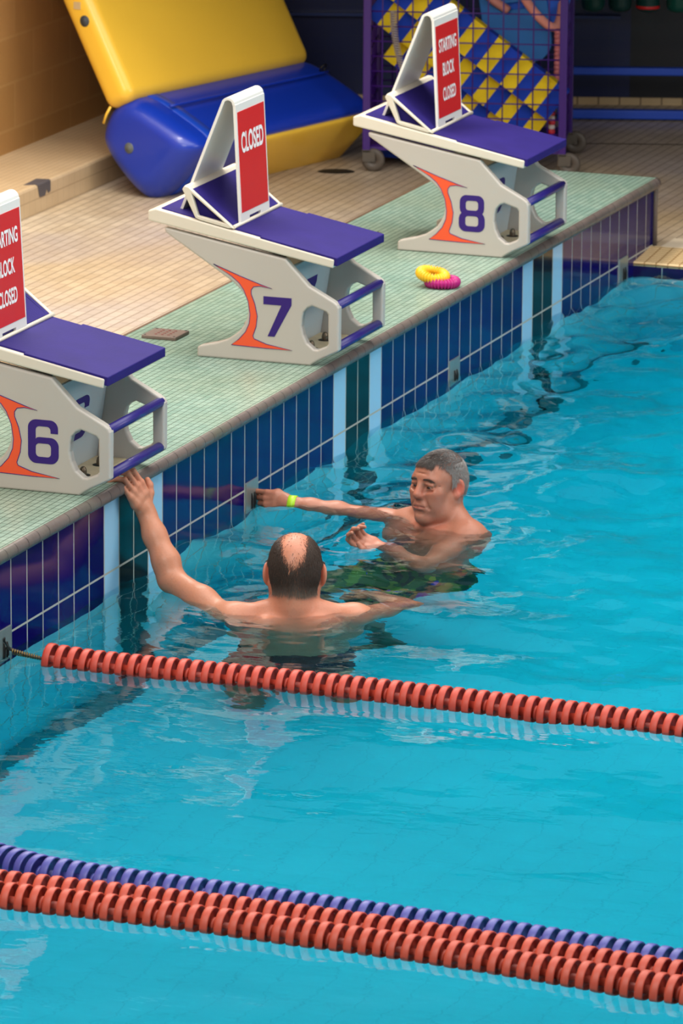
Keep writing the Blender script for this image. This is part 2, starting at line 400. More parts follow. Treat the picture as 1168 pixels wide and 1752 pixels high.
# ------------------------------------------------------------------ water
def make_water():
    x0, x1, y0, y1 = -6.79, 5.245, -8.99, 0.025
    nx, ny = 640, 480
    X, Y = np.meshgrid(np.linspace(x0, x1, nx), np.linspace(y0, y1, ny), indexing='ij')
    Z = np.zeros_like(X)
    rg = np.random.default_rng(5)
    for i in range(70):
        lam = .10*(10**(rg.random()*1.0)); a = rg.normal(2.9, 1.1)
        k = 2*math.pi/lam; ph = rg.random()*2*math.pi
        amp = .00062*(lam/.2)**1.15
        Z += amp*np.sin(k*(X*math.cos(a)+Y*math.sin(a)) + ph + 1.4*np.sin(1.1*X+2*rg.random()*Y+ph))
    cal = .32 + 1.15/(1+np.exp(-(X-.2-.25*Y)*1.6))
    cal = cal*(.75+.35*np.sin(1.7*X+.6)*np.sin(1.3*Y+1.1))
    Z *= cal
    # ripples spreading from the raised hand and the swimmers
    for (cx, cy_, A, L, D) in ((.47, -.53, .0022, .055, .22), (-.48, -.62, .0016, .08, .40), (.74, -.74, .0018, .07, .35), (.83, -.1, .0010, .05, .2)):
        r = np.hypot(X-cx, Y-cy_); Z += A*np.cos(2*math.pi*r/L)*np.exp(-r/D)*(r > .02)
    Zt = ZW + Z
    n = nx*ny
    top = np.stack([X.ravel(), Y.ravel(), Zt.ravel()], 1)
    i, jj = np.meshgrid(np.arange(nx-1), np.arange(ny-1), indexing='ij'); a = (i*ny+jj).ravel()
    faces = np.stack([a, a+ny, a+ny+1, a+1], 1)
    # closed skirt and bottom
    ring = list(range(0, ny)) + [k*ny+ny-1 for k in range(1, nx)] + [(nx-1)*ny+k for k in range(ny-2, -1, -1)] + [k*ny for k in range(nx-2, 0, -1)]
    bot = top[ring].copy(); bot[:, 2] = ZF-.05
    m = len(ring); allv = np.vstack([top, bot])
    side = [(ring[q], ring[(q+1) % m], n+(q+1) % m, n+q) for q in range(m)]
    me = bpy.data.meshes.new('water')
    fl = [tuple(map(int, f)) for f in faces] + side + [tuple(range(n, n+m))]
    me.from_pydata(allv.tolist(), [], fl); me.update()
    bmx = bmesh.new(); bmx.from_mesh(me); bmesh.ops.recalc_face_normals(bmx, faces=bmx.faces); bmx.to_mesh(me); bmx.free()
    me.polygons.foreach_set('use_smooth', [True]*len(me.polygons))
    t = NT('pool_water'); P, x, y, z = t.pos()
    s = t.n('ShaderNodeMapping', {'Vector': P, 'Rotation': (0, 0, .35), 'Scale': (2.2, 1.0, 1.0)}).outputs[0]
    b1 = t.noise(s, 5.5, 3, .5)
    bn = t.n('ShaderNodeBump', {'Strength': .14, 'Distance': .02, 'Height': b1})
    gl = t.n('ShaderNodeBsdfGlass', {'Color': (1, 1, 1, 1), 'Roughness': 0.0, 'IOR': 1.333, 'Normal': bn.outputs[0]})
    va = t.n('ShaderNodeVolumeAbsorption', {'Color': (.01, .87, .93, 1), 'Density': .95})
    t.t.links.new(gl.outputs[0], t.out.inputs[0]); t.t.links.new(va.outputs[0], t.out.inputs[1])
    o = link_mesh('pool_water', me, t.m)
    o['kind'] = 'stuff'; o['label'] = 'clear turquoise pool water with small ripples'; o['category'] = 'water'
make_water()

# anchor plates in the wall
m_steel = plain('brushed_steel', (150, 160, 158), .35, metal=.6, var=.15, scale=30)
m_black = plain('black_plastic', (16, 16, 18), .4)
m_dark_hole = plain('dark_recess', (8, 9, 10), .7)
def anchor(ix, label):
    t_ = thing('rope_anchor_plate', label, 'anchor plate', (ix*TW+TW/2, 0, -.28), 'lane rope anchor plates')
    bm = bmesh.new(); add_box(bm, (-.058, -.005, -.075), (.058, .004, .066)); bm_obj('plate', bm, m_steel, t_, bevel=.0015)
    for s in (-1, 1):
        bm = bmesh.new(); add_tube(bm, [(s*.013, -.0075, -.038), (s*.013+.004, -.009, -.018), (s*.013+.005, -.009, .004), (s*.013+.002, -.0075, .022)], [.002, .004, .004, .002], 8); bm_obj('slot', bm, m_dark_hole, t_)
    bm = bmesh.new(); add_tube(bm, [(-.03, -.006, -.045), (.0, -.013, -.05), (.03, -.006, -.045)], .003, 8); bm_obj('loop', bm, m_steel, t_)
anchor(-11, 'steel anchor plate at the hooked end of the single red lane rope')
anchor(6, 'steel anchor plate that the grey haired swimmer is touching')
anchor(23, 'steel anchor plate with two dark slots, on the wall below the yellow and pink rings')
anchor(40, 'steel anchor plate at the far end of the wall beside the grating')

# ------------------------------------------------------------------ starting blocks
m_cream = plain('cream_plastic', (214, 206, 190), .38, var=.04)
m_panel = plain('pale_grey_panel', (182, 176, 168), .42, var=.05, scale=3)
m_inner = plain('pale_inner_panel', (176, 186, 190), .35, var=.06)
m_mat = plain('indigo_grip_mat', (35, 23, 102), .75, spec=.25, var=.22, scale=9, bump=.3)
m_bar = plain('indigo_bar', (44, 34, 116), .35, var=.1)
m_purple = plain('purple_print', (40, 0, 108), .6, var=.03)
m_orange = plain('orange_print', (232, 84, 44), .45, var=.03)
m_bolt = plain('rusty_steel', (110, 96, 80), .35, metal=.7, var=.3, scale=40)
m_grime = plain('dirty_cream', (188, 172, 140), .5, var=.25, scale=18)
HALF = .2455
PANEL = [(.463,.045),(.463,.08),(.448,.088),(.379,.105),(.350,.116),(.326,.132),(.303,.150),(.287,.172),(.275,.198),(.272,.224),(.274,.250),(.281,.273),(.300,.297),(.327,.321),(.45,.398),(.585,.482),(.588,.499),(.36,.459),(.132,.419),(.110,.395),(.084,.369),(.045,.329),(-.047,.281),(-.062,.270),(-.068,.258),(-.067,.108),(-.062,.101),(.001,.070),(.024,.056),(.040,.045)]
HOLE = [(.064,.234),(.050,.250),(.031,.258),(-.020,.241),(-.027,.232),(-.028,.128),(-.022,.119),(.010,.104),(.024,.104),(.050,.124),(.064,.152),(.0705,.183),(.069,.212)]
SWOOSH = [(.401,.382),(.300,.346),(.222,.321),(.181,.310),(.225,.316),(.250,.312),(.259,.300),(.259,.285),(.245,.250),(.236,.208),(.240,.170),(.252,.136),(.248,.126),(.201,.110),(.106,.095),(.200,.095),(.333,.098),(.305,.120),(.280,.148),(.266,.180),(.263,.212),(.270,.258),(.287,.298),(.305,.322),(.333,.344)]
def rrect(x0, z0, x1, z1, r, n=5):
    out = []
    for cx, cz, a0 in ((x1-r, z1-r, 0), (x0+r, z1-r, 90), (x0+r, z0+r, 180), (x1-r, z0+r, 270)):
        for k in range(n+1):
            a = math.radians(a0+90*k/n); out.append((cx+r*math.cos(a), cz+r*math.sin(a)))
    return out
def digit_bm(d, w, h, fn, dfn):
    """block digit drawn in a w x h box, strokes .25 w; built as solid decals"""
    bm = bmesh.new(); s = w*.25
    if d == 7:
        P = [(0, h), (w, h), (w, h*.82), (w*.40, 0), (w*.04+.012, 0), (w*.64, h*.80), (0, h*.80)]
        fill_poly(bm, P, [], fn, dfn)
    elif d == 8:
        top = rrect(w*.04, h*.50, w*.96, h, w*.24); hole_t = rrect(w*.04+s, h*.50+s*.35, w*.96-s, h-s*.85, w*.10)
        # one outline with a waist
        out = rrect(0, 0, w, h*.55, w*.26); 
        P = [p for p in out if p[1] < h*.40]
        # assemble the outer contour: bottom lobe then top lobe
        left_b = [(0, h*.26), (0, h*.38), (w*.05, h*.47), (w*.09, h*.50), (w*.05, h*.54), (w*.03, h*.62)]
        contour = []
        for k in range(9):
            a = math.radians(180+90*k/8); contour.append((w*.27+w*.27*math.cos(a), h*.20+h*.20*math.sin(a)))
        for k in range(9):
            a = math.radians(270+90*k/8); contour.append((w*.73+w*.27*math.cos(a), h*.20+h*.20*math.sin(a)))
        contour += [(w, h*.36), (w*.965, h*.45), (w*.90, h*.505), (w*.95, h*.56), (w*.97, h*.64)]
        for k in range(9):
            a = math.radians(0+90*k/8); contour.append((w*.72+w*.25*math.cos(a), h*.81+h*.19*math.sin(a)))
        for k in range(9):
            a = math.radians(90+90*k/8); contour.append((w*.28+w*.25*math.cos(a), h*.81+h*.19*math.sin(a)))
        contour += [(w*.03, h*.64), (w*.05, h*.56), (w*.10, h*.505), (w*.035, h*.45), (0, h*.36)]
        fill_poly(bm, contour, [rrect(w*.26, h*.585, w*.74, h*.85, w*.11), rrect(w*.25, h*.15, w*.75, h*.43, w*.11)], fn, dfn)
    else:
        contour = []
        for k in range(9):
            a = math.radians(180+90*k/8); contour.append((w*.27+w*.27*math.cos(a), h*.20+h*.20*math.sin(a)))
        for k in range(9):
            a = math.radians(270+90*k/8); contour.append((w*.73+w*.27*math.cos(a), h*.20+h*.20*math.sin(a)))
        for k in range(9):
            a = math.radians(90*k/8); contour.append((w*.73+w*.27*math.cos(a), h*.40+h*.20*math.sin(a)))
        contour += [(w*.36, h*.60), (w*.28, h*.585), (w*.25, h*.55), (w*.25, h*.74)]
        for k in range(5):
            a = math.radians(180-90*k/4); contour.append((w*.37+w*.12*math.cos(a), h*.76+h*.09*math.sin(a)))
        for k in range(5):
            a = math.radians(90-90*k/4); contour.append((w*.62+w*.12*math.cos(a), h*.76+h*.09*math.sin(a)))
        contour += [(w*.74, h*.70), (w*.98, h*.70), (w*.98, h*.80)]
        for k in range(9):
            a = math.radians(90*k/8); contour.append((w*.72+w*.26*math.cos(a), h*.81+h*.19*math.sin(a)))
        for k in range(9):
            a = math.radians(90+90*k/8); contour.append((w*.27+w*.27*math.cos(a), h*.81+h*.19*math.sin(a)))
        fill_poly(bm, contour, [rrect(w*.25, h*.15, w*.75, h*.46, w*.12)], fn, dfn)
    return bm
TSL = (.564-.433)/(.617+.055)
def topz(y): return .433+(y+.055)*TSL

def starting_block(xc, num, label):
    T = thing('starting_block', label, 'starting block', (xc, 0, 0), 'numbered starting blocks')
    for s in (-1, 1):
        xo = s*HALF; xi = s*(HALF-.034)
        bm = bmesh.new(); fill_poly(bm, PANEL, [HOLE], lambda a, b: (xo, a, b), lambda a, b: (xi, a, b))
        p = bm_obj('side_panel', bm, m_panel, T, bevel=.007, seg=3, angle=50)
        if s < 0:
            sw = SWOOSH
            bm = bmesh.new(); fill_poly(bm, sw, [], lambda a, b: (xo-.0012, a, b), lambda a, b: (xo+.001, a, b)); bm_obj('emblem', bm, m_orange, p)
            bm = bmesh.new(); add_tube(bm, [(xo-.0008, a, b) for a, b in sw], .0013, 6, closed=True); bm_obj('emblem_outline', bm, m_purple, p)
            fn = lambda a, b: (xo-.0014, .213-a, .139+b); dfn = lambda a, b: (xo+.001, .213-a, .139+b)
            o = bm_obj('number', digit_bm(num, .105, .142, fn, dfn), m_purple, p); o['label'] = 'purple number %d' % num
    # deck plate: cream tray with an indigo mat wrapped over the front
    bm = bmesh.new(); W = HALF+.003
    prof = [(-.046, topz(-.046)-.036), (.648, topz(.648)-.050), (.648, topz(.648)-.014), (.617, topz(.617)), (-.050, topz(-.050)-.004)]
    fill_poly(bm, prof, [], lambda a, b: (-W, a, b), lambda a, b: (W, a, b))
    plate = bm_obj('top_plate', bm, m_cream, T, bevel=.005, seg=2)
    bm = bmesh.new()
    wf, wr = W-.004, W-.020
    outl = [(-wf, -.060), (wf, -.060), (wf, .228), (wr, .228), (wr, .606), (-wr, .606), (-wr, .228), (-wf, .228)]
    fill_poly(bm, outl, [], lambda a, b: (a, b, topz(b)+.004), lambda a, b: (a, b, topz(b)-.026 if b < -.05 else topz(b)-.012))
    bm_obj('grip_mat', bm, m_mat, plate, bevel=.003)
    # black strip under the plate standing in for the shadow gap
    bm = bmesh.new(); add_box(bm, (-HALF+.012, .135, 0), (HALF-.012, .585, .012))
    for v in bm.verts: v.co.z = topz(v.co.y)-.047+v.co.z
    bm_obj('shadow_gap_strip', bm, m_black, T)
    # kick wedge
    k = None
    tri = [(.326, topz(.326)+.006), (.506, .652), (.470, topz(.470)+.006)]
    bm = bmesh.new()
    fill_poly(bm, [(.338, topz(.338)+.010), (.502, .643), (.488, .640), (.350, topz(.35)+.006)], [], lambda a, b: (-W+.016, a, b), lambda a, b: (W-.016, a, b))
    k = bm_obj('kick_plate', bm, m_mat, T, bevel=.002)
    for s in (-1, 1):
        bm = bmesh.new(); x_a, x_b = s*(W-.002), s*(W-.020)
        cen = np.mean(np.array(tri), 0)
        inner = [tuple(cen+(np.array(q)-cen)*.70) for q in tri]
        fill_poly(bm, [tri[0], (.498, .650), (.512, .652), (.520, .640), tri[2], (.455, topz(.455)+.002), (.345, topz(.345)+.001)], [inner], lambda a, b: (x_a, a, b), lambda a, b: (x_b, a, b))
        bm_obj('kick_frame', bm, m_cream, k, bevel=.003)
        bm = bmesh.new(); fill_poly(bm, [tuple(cen+(np.array(q)-cen)*.9) for q in tri], [], lambda a, b: (s*(W-.034), a, b), lambda a, b: (s*(W-.040), a, b)); bm_obj('kick_web', bm, m_mat, k)
    bm = bmesh.new(); fill_poly(bm, [(.478, .628), (.498, .652), (.512, .654), (.521, .643), (.513, .615), (.505, .615)], [], lambda a, b: (-W+.012, a, b), lambda a, b: (W-.012, a, b)); bm_obj('kick_ridge', bm, m_cream, k, bevel=.004)
    bm = bmesh.new(); add_tube(bm, [(-W+.01, .330, topz(.33)+.008), (W-.01, .330, topz(.33)+.008)], .007, 8); bm_obj('kick_hinge', bm, m_cream, k)
    # step bars
    for y, z in ((-.050, .259), (-.050, .112)):
        bm = bmesh.new(); add_tube(bm, [(-HALF+.02, y, z), (HALF-.02, y, z)], .0165, 16); bm_obj('step_bar', bm, m_bar, T)
    # recessed front panel with its own number
    bm = bmesh.new(); xi = HALF-.036
    fill_poly(bm, [(.118, .385), (.132, .385), (.182, .062), (.166, .062)], [], lambda a, b: (-xi, a, b), lambda a, b: (xi, a, b))
    fp = bm_obj('front_panel', bm, m_inner, T, bevel=.003)
    def fr(a, b, o=0): z = .165+b; return (-.075+a*1.4, .118+(.385-z)*.1486-.0015+o, z)
    o = bm_obj('number', digit_bm(num, .105, .142, lambda a, b: fr(a, b), lambda a, b: fr(a, b, .003)), m_purple, fp)
    bm = bmesh.new(); add_box(bm, (-xi, .055, ZP), (xi, .185, .068)); b = bm_obj('base_plate', bm, m_grime, T, bevel=.008)
    for bx, by in ((-.07, .098), (.085, .104)):
        bm = bmesh.new(); fr_ = axis_frame((bx, by, .066), (0, 0, 1))
        add_lathe(bm, [(0, .003), (.024, .003), (.024, 0)], fr_, 20)
        w = bm_obj('washer', bm, m_dark_hole, b)
        bm = bmesh.new(); add_lathe(bm, [(.012, .002), (.012, .016), (.0095, .026), (.005, .031), (0, .032)], fr_, 12); bm_obj('bolt', bm, m_bolt, b)
    return T
BX = {6: -.612+HALF, 7: 1.486+HALF, 8: 3.601+HALF}
starting_block(BX[6], 6, 'starting block numbered 6 at the left edge, above the gripping hand')
starting_block(BX[7], 7, 'starting block numbered 7, middle one with the CLOSED board on it')
starting_block(BX[8], 8, 'starting block numbered 8, the farthest, in front of the purple cage trolley')

# folding closed signs on the blocks
m_white = plain('white_plastic', (226, 224, 218), .35, var=.03)
m_red = plain('red_print', (206, 32, 34), .4, var=.03)
m_letter = plain('white_print', (240, 238, 236), .4, var=.01)
def text_mesh(body, height, width):
    cu = bpy.data.curves.new('lettering', 'FONT'); cu.body = body; cu.align_x = 'CENTER'; cu.offset = .028; cu.extrude = .0; cu.size = 1
    o = bpy.data.objects.new('lettering_tmp', cu); COL.objects.link(o)
    dg = bpy.context.evaluated_depsgraph_get(); me = bpy.data.meshes.new_from_object(o.evaluated_get(dg))
    bpy.data.objects.remove(o); bpy.data.curves.remove(cu)
    co = np.array([v.co[:] for v in me.vertices]); lo, hi = co.min(0), co.max(0)
    for v, c in zip(me.vertices, co):
        v.co = ((c[0]-(lo[0]+hi[0])/2)/(hi[0]-lo[0])*width, (c[1]-(lo[1]+hi[1])/2)/(hi[1]-lo[1])*height, 0)
    return me
def closed_sign(xc, words, label):
    T = thing('folding_safety_sign', label, 'sign', (xc, .326, topz(.326)+.004), 'folding signs on the starting blocks')
    W = .1415
    # side profile, local (y, z): front foot -> apex -> rear foot
    fy = lambda z: .055*z
    front = [(fy(z), z) for z in np.linspace(0, .425, 6)]
    apex = [(.0255+.026-.026*math.cos(a), .425+.026*math.sin(a)) for a in np.linspace(.05, math.pi-.62, 8)]
    rear = [(.073+(.232-.073)*q, .440+(.040-.440)*q) for q in np.linspace(.04, 1, 7)]
    path = front + apex + rear
    th = .010
    pts = [Vector((0, a, b)) for a, b in path]
    nor = []
    for i in range(len(pts)):
        d = pts[min(i+1, len(pts)-1)]-pts[max(i-1, 0)]; d.normalize(); nor.append(Vector((0, d.z, -d.y)))
    bm = bmesh.new(); rows = []
    for p, n in zip(pts, nor):
        q = p+n*th
        rows.append([bm.verts.new((-W, p.y, p.z)), bm.verts.new((W, p.y, p.z)), bm.verts.new((W, q.y, q.z)), bm.verts.new((-W, q.y, q.z))])
    for a, b in zip(rows[:-1], rows[1:]):
        for k in range(4): bm.faces.new((a[k], a[(k+1) % 4], b[(k+1) % 4], b[k]))
    bm.faces.new(rows[0]); bm.faces.new(rows[-1][::-1])
    body = bm_obj('frame', bm, m_white, T, bevel=.003, seg=2, angle=60)
    # bottom foot cut-out shows as two feet with a gap
    cut = bmesh.new(); add_box(cut, (-.055, -.05, -.02), (.055, .05, .022)); c = bm_obj('cutter', cut)
    md = body.modifiers.new('feet', 'BOOLEAN'); md.operation = 'DIFFERENCE'; md.object = c; md.solver = 'EXACT'
    c.parent = T
    body.modifiers.move(1, 0)
    dg = bpy.context.evaluated_depsgraph_get(); me = bpy.data.meshes.new_from_object(body.evaluated_get(dg)); body.modifiers.clear(); body.data = me
    bpy.data.objects.remove(c)
    fp = lambda x, z, o: (x, fy(z)-o, z)
    bm = bmesh.new(); fill_poly(bm, [(-.130, .042), (.130, .042), (.130, .398), (-.130, .398)], [], lambda a, b: fp(a, b, .0012), lambda a, b: fp(a, b, -.002))
    rp = bm_obj('red_panel', bm, m_red, body)
    for txt, zz, hh, ww in words:
        me = text_mesh(txt, hh, ww)
        for v in me.vertices: v.co = Vector(fp(v.co.x, zz+v.co.y, .0022))
        o = link_mesh('lettering', me, m_letter, rp); o['label'] = 'white lettering ' + txt
    # folding ear slots at the rear foot
    return T
SBC = [('STARTING', .318, .052, .205), ('BLOCK', .224, .052, .135), ('CLOSED', .128, .052, .150)]
closed_sign(BX[6]-.125, SBC, 'red STARTING BLOCK CLOSED board on block 6, cut by the left edge')
closed_sign(BX[7]-.029, [('CLOSED', .286, .074, .215)], 'red board reading only CLOSED, standing on block 7')
closed_sign(BX[8]-.029, SBC, 'red STARTING BLOCK CLOSED board on block 8 in front of the cage trolley')

# ------------------------------------------------------------------ small plates and rings on the platform
m_plate = plain('grey_brown_plate', (116, 100, 92), .5, var=.15, scale=12)
m_dots = plain('red_brown_dots', (120, 44, 40), .5)
def drain(x, y, label):
    T = thing('cover_plate', label, 'cover plate', (x, y, ZP), 'square cover plates')
    bm = bmesh.new(); add_box(bm, (-.068, -.066, 0), (.068, .066, .013)); p = bm_obj('plate', bm, m_plate, T, bevel=.003)
    bm = bmesh.new()
    for i in range(4):
        for k in range(3): add_lathe(bm, [(0, .0142), (.0048, .0142), (.0048, .012)], Matrix.Translation((-.036+.024*i, -.026+.024*k, 0)), 10)
    bm_obj('holes', bm, m_dots, p)
    for sx in (-1, 1):
        for s2 in (-1, 1):
            bm = bmesh.new(); add_lathe(bm, [(0, .0145), (.005, .014), (.005, .012)], Matrix.Translation((sx*.058, s2*.056, 0)), 8); bm_obj('screw', bm, m_dark_hole, p)
drain(1.767, .695, 'square grey plate with small holes between blocks 6 and 7')
drain(3.80, .690, 'square brown grey plate half hidden behind block 7 plate')
def coil_ring(loc, rot, R, r, rgb, label, nm):
    bm = bmesh.new(); n = 30; rings = []
    for i in range(n*6):
        a = 2*math.pi*i/(n*6); rr = r*(1+.26*math.cos(n*a))
        rings.append([bm.verts.new(((R+rr*math.cos(b))*math.cos(a), (R+rr*math.cos(b))*math.sin(a), rr*math.sin(b))) for b in [2*math.pi*k/14 for k in range(14)]])
    for i in range(len(rings)):
        a, b = rings[i], rings[(i+1) % len(rings)]
        for k in range(14): f = bm.faces.new((a[k], b[k], b[(k+1) % 14], a[(k+1) % 14])); f.smooth = True
    o = bm_obj(nm, bm, plain(nm + '_plastic', rgb, .3, var=.05)); o.location = loc; o.rotation_euler = rot
    tag(o, label, 'toy ring')
coil_ring((2.985, .066, ZP+.0195), (0, 0, .3), .049, .0165, (170, 20, 112), 'magenta coiled ring lying flat on the mint tiles', 'dive_ring')
coil_ring((2.985, .104, ZP+.044), (.06, -.20, .9), .046, .0165, (236, 186, 36), 'yellow coiled ring resting on the magenta ring', 'dive_ring')

# ------------------------------------------------------------------ lane ropes
m_red_float = plain('red_float_plastic', (184, 62, 44), .5, var=.10, scale=14)
m_red_float2 = plain('orange_red_float_plastic', (184, 70, 48), .5, var=.10, scale=14)
m_blue_float = plain('violet_blue_float_plastic', (74, 78, 158), .42, var=.10, scale=14)
m_cable = plain('steel_cable', (70, 68, 64), .4, metal=.6)
def float_mesh(pitch, n, mat):
    """one float: n deep cupped discs on a common hub, axis along +x"""
    bm = bmesh.new(); fr = axis_frame((0, 0, 0), (1, 0, 0))
    for k in range(n):
        h = pitch*(k+.30)
        add_lathe(bm, [(.013, h+.004), (.044, h+.002), (.0475, h-.001), (.0515, h+.000), (.0525, h+.006), (.0525, h+.019), (.0515, h+.022), (.0475, h+.022), (.0465, h+.010), (.040, h+.0075), (.016, h+.0085), (.013, h+.0085)], fr, 26, close=True)
        for q in range(3):
            a = 2*math.pi*q/3+.4
    add_lathe(bm, [(.008, .001), (.024, .001), (.026, .004), (.026, .012), (.0155, .018), (.0155, pitch*n-.016), (.025, pitch*n-.010), (.025, pitch*n-.002), (.008, pitch*n-.002)], fr, 18, close=True)
    bmesh.ops.recalc_face_normals(bm, faces=bm.faces)
    me = bpy.data.meshes.new('float'); bm.to_mesh(me); bm.free(); me.materials.append(mat)
    return me
def lane_rope(path, pitch, mat, label, start_skip=0.0, group=None):
    P = np.array(spline([(x, y, z) for x, y, z in path], 12)); seg = np.linalg.norm(np.diff(P, axis=0), axis=1); s = np.concatenate([[0], np.cumsum(seg)])
    at = lambda d: Vector([np.interp(d, s, P[:, i]) for i in range(3)])
    T = thing('lane_rope', label, 'lane rope', tuple(P[0]), group)
    base = Vector(P[0])
    me = float_mesh(pitch, 4, mat); L = pitch*4; d = start_skip; i = 0
    while d+L < s[-1]:
        a, b = at(d), at(d+L); x = (b-a).normalized()
        o = bpy.data.objects.new('float', me); COL.objects.link(o); o.parent = T
        zz = Vector((0, 0, 1)); y = zz.cross(x).normalized(); zz = x.cross(y)
        m = Matrix((x, y, zz)).transposed().to_4x4() @ Matrix.Rotation(random.random()*.6, 4, 'X'); m.translation = a-base
        o.matrix_local = m; d += L+.0005; i += 1
    bm = bmesh.new(); add_tube(bm, [tuple(Vector(p)-base) for p in P[::4]], .0055, 8); bm_obj('cable', bm, m_cable, T)
    return T
zc = ZW-.003
def pth(pts, dx=0): return [(x+dx, y, zc) for x, y in pts]
R1 = [(-1.318, .00), (-1.318, -.15), (-1.318, -.30), (-1.312, -.60), (-1.306, -1.0), (-1.310, -1.3), (-1.326, -1.7), (-1.352, -2.1), (-1.39, -2.45), (-1.43, -2.8)]
r1 = lane_rope([(-1.316, -.012, -.272), (-1.317, -.06, -.283), (-1.318, -.115, -.293)] + pth(R1[2:]), .0397, m_red_float, 'single red lane rope hooked to the end wall beside the bald swimmer', .128)
# hook and spring at the wall end
bm = bmesh.new(); pts = []
for i in range(0, 12*16+1):
    a = 2*math.pi*i/16; q = i/(12*16); pts.append((.0085*(1-.35*q)*math.cos(a), -.020-.095*q, .0085*(1-.35*q)*math.sin(a)-.010-.012*q))
m_spring = plain('bronze_spring', (128, 104, 62), .3, metal=.8)
add_tube(bm, pts, .0022, 6); bm_obj('spring', bm, m_spring, r1)
bm = bmesh.new(); add_tube(bm, [(0, -.022, -.008), (-.004, -.006, .006), (-.006, .004, .022), (-.010, .001, .034)], .0035, 8); bm_obj('hook', bm, m_black, r1)
dX = -.055
RA = [(-3.10, -.52), (-3.16, -.70), (-3.219, -.84), (-3.263, -.941), (-3.284, -1.06), (-3.296, -1.2), (-3.305, -1.35), (-3.316, -1.65), (-3.334, -1.9), (-3.36, -2.3), (-3.398, -2.62), (-3.44, -2.9), (-3.49, -3.2)]
RB = [(-3.43, -.45), (-3.435, -.80), (-3.434, -1.1), (-3.426, -1.35), (-3.424, -1.7), (-3.440, -2.0), (-3.472, -2.38), (-3.498, -2.65), (-3.535, -3.0), (-3.56, -3.25)]
RC = [(-3.54, -.45), (-3.535, -.80), (-3.528, -1.1), (-3.528, -1.4), (-3.537, -1.7), (-3.554, -2.05), (-3.590, -2.42), (-3.630, -2.83), (-3.67, -3.2)]
lane_rope(pth(RA, dX), .0400, m_blue_float, 'violet blue lane rope, rear one of the three lying side by side', .02, 'three lane ropes side by side')
lane_rope(pth(RB, dX), .0405, m_red_float2, 'orange red lane rope lying between the blue rope and the front rope', .05, 'three lane ropes side by side')
lane_rope(pth(RC, dX), .0405, m_red_float2, 'orange red lane rope nearest the bottom of the photo', .0, 'three lane ropes side by side')

# ------------------------------------------------------------------ inflatable at the wall
m_yel = plain('yellow_pvc', (240, 192, 62), .34, var=.06, scale=2.5, coat=.15)
m_blu = plain('blue_pvc', (18, 54, 172), .32, var=.10, scale=2.0, coat=.2)
m_grey_valve = plain('grey_valve', (92, 98, 96), .45, var=.1)
FA = Vector((5.672, 2.328, 0)); FU = Vector((.965, -.261, 0)).normalized(); FVv = Vector((.261, .965, 0)).normalized()
FM = Matrix((FU, FVv, Vector((0, 0, 1)))).transposed().to_4x4(); FM.translation = FA
def pillow(poly, u0, u1, rad, it=3, nseg=10, mid=6):
    P = np.array(chaikin(poly, it)); cen = P.mean(0); n = len(P)
    rows = []
    size = np.linalg.norm(P-cen, axis=1).mean()
    for k in range(nseg+1):
        a = math.pi/2*k/nseg; rows.append((u0+rad*(1-math.sin(a)), 1-(rad/size)*(1-math.cos(math.pi/2-a)) if False else 1-(rad/size)*(1-math.sqrt(max(0, 1-(1-math.sin(a))**2)))))
    rows = [(u0+rad*(1-math.cos(math.pi/2*k/nseg)), 1-(rad/size)*(1-math.sin(math.pi/2*k/nseg))) for k in range(nseg+1)]
    for q in range(1, mid): rows.append((u0+rad+(u1-u0-2*rad)*q/mid, 1.0))
    rows += [(u1-rad*(1-math.cos(math.pi/2*k/nseg)), 1-(rad/size)*(1-math.sin(math.pi/2*k/nseg))) for k in range(nseg, -1, -1)]
    vs, fs = [], []
    for u, s in rows: vs += [(u, *(cen+(p-cen)*s)) for p in P]
    for i in range(len(rows)-1):
        for k in range(n): fs.append((i*n+k, i*n+(k+1) % n, (i+1)*n+(k+1) % n, (i+1)*n+k))
    fs.append(tuple(range(n-1, -1, -1))); fs.append(tuple((len(rows)-1)*n+k for k in range(n)))
    bm = bmesh.new(); V = [bm.verts.new(v) for v in vs]
    for f in fs:
        ff = bm.faces.new([V[q] for q in f]); ff.smooth = True
    return bm
T = thing('inflatable_float', 'large blue and yellow inflatable leaning folded against the tan wall', 'inflatable', FA + Vector((0, 0, ZD)))
T.rotation_euler = (0, 0, math.atan2(FU.y, FU.x))
def dn(bm):
    for v in bm.verts: v.co.z -= ZD
    return bm
blue_poly = [(-.03, -.255), (.07, -.245), (.275, -.045), (.265, .060), (.195, .165), (.10, .195), (-.10, .105), (-.245, .030), (-.235, -.030)]
blue = bm_obj('blue_tube', dn(pillow(blue_poly, -.03, 1.37, .10)), m_blu, T)
yl = bm_obj('yellow_tube', dn(pillow([(-.262, -.030), (-.235, -.005), (-.10, -.02), (.12, -.15), (.10, -.235), (-.02, -.262), (-.06, -.250)], .42, 1.375, .06)), m_yel, T)
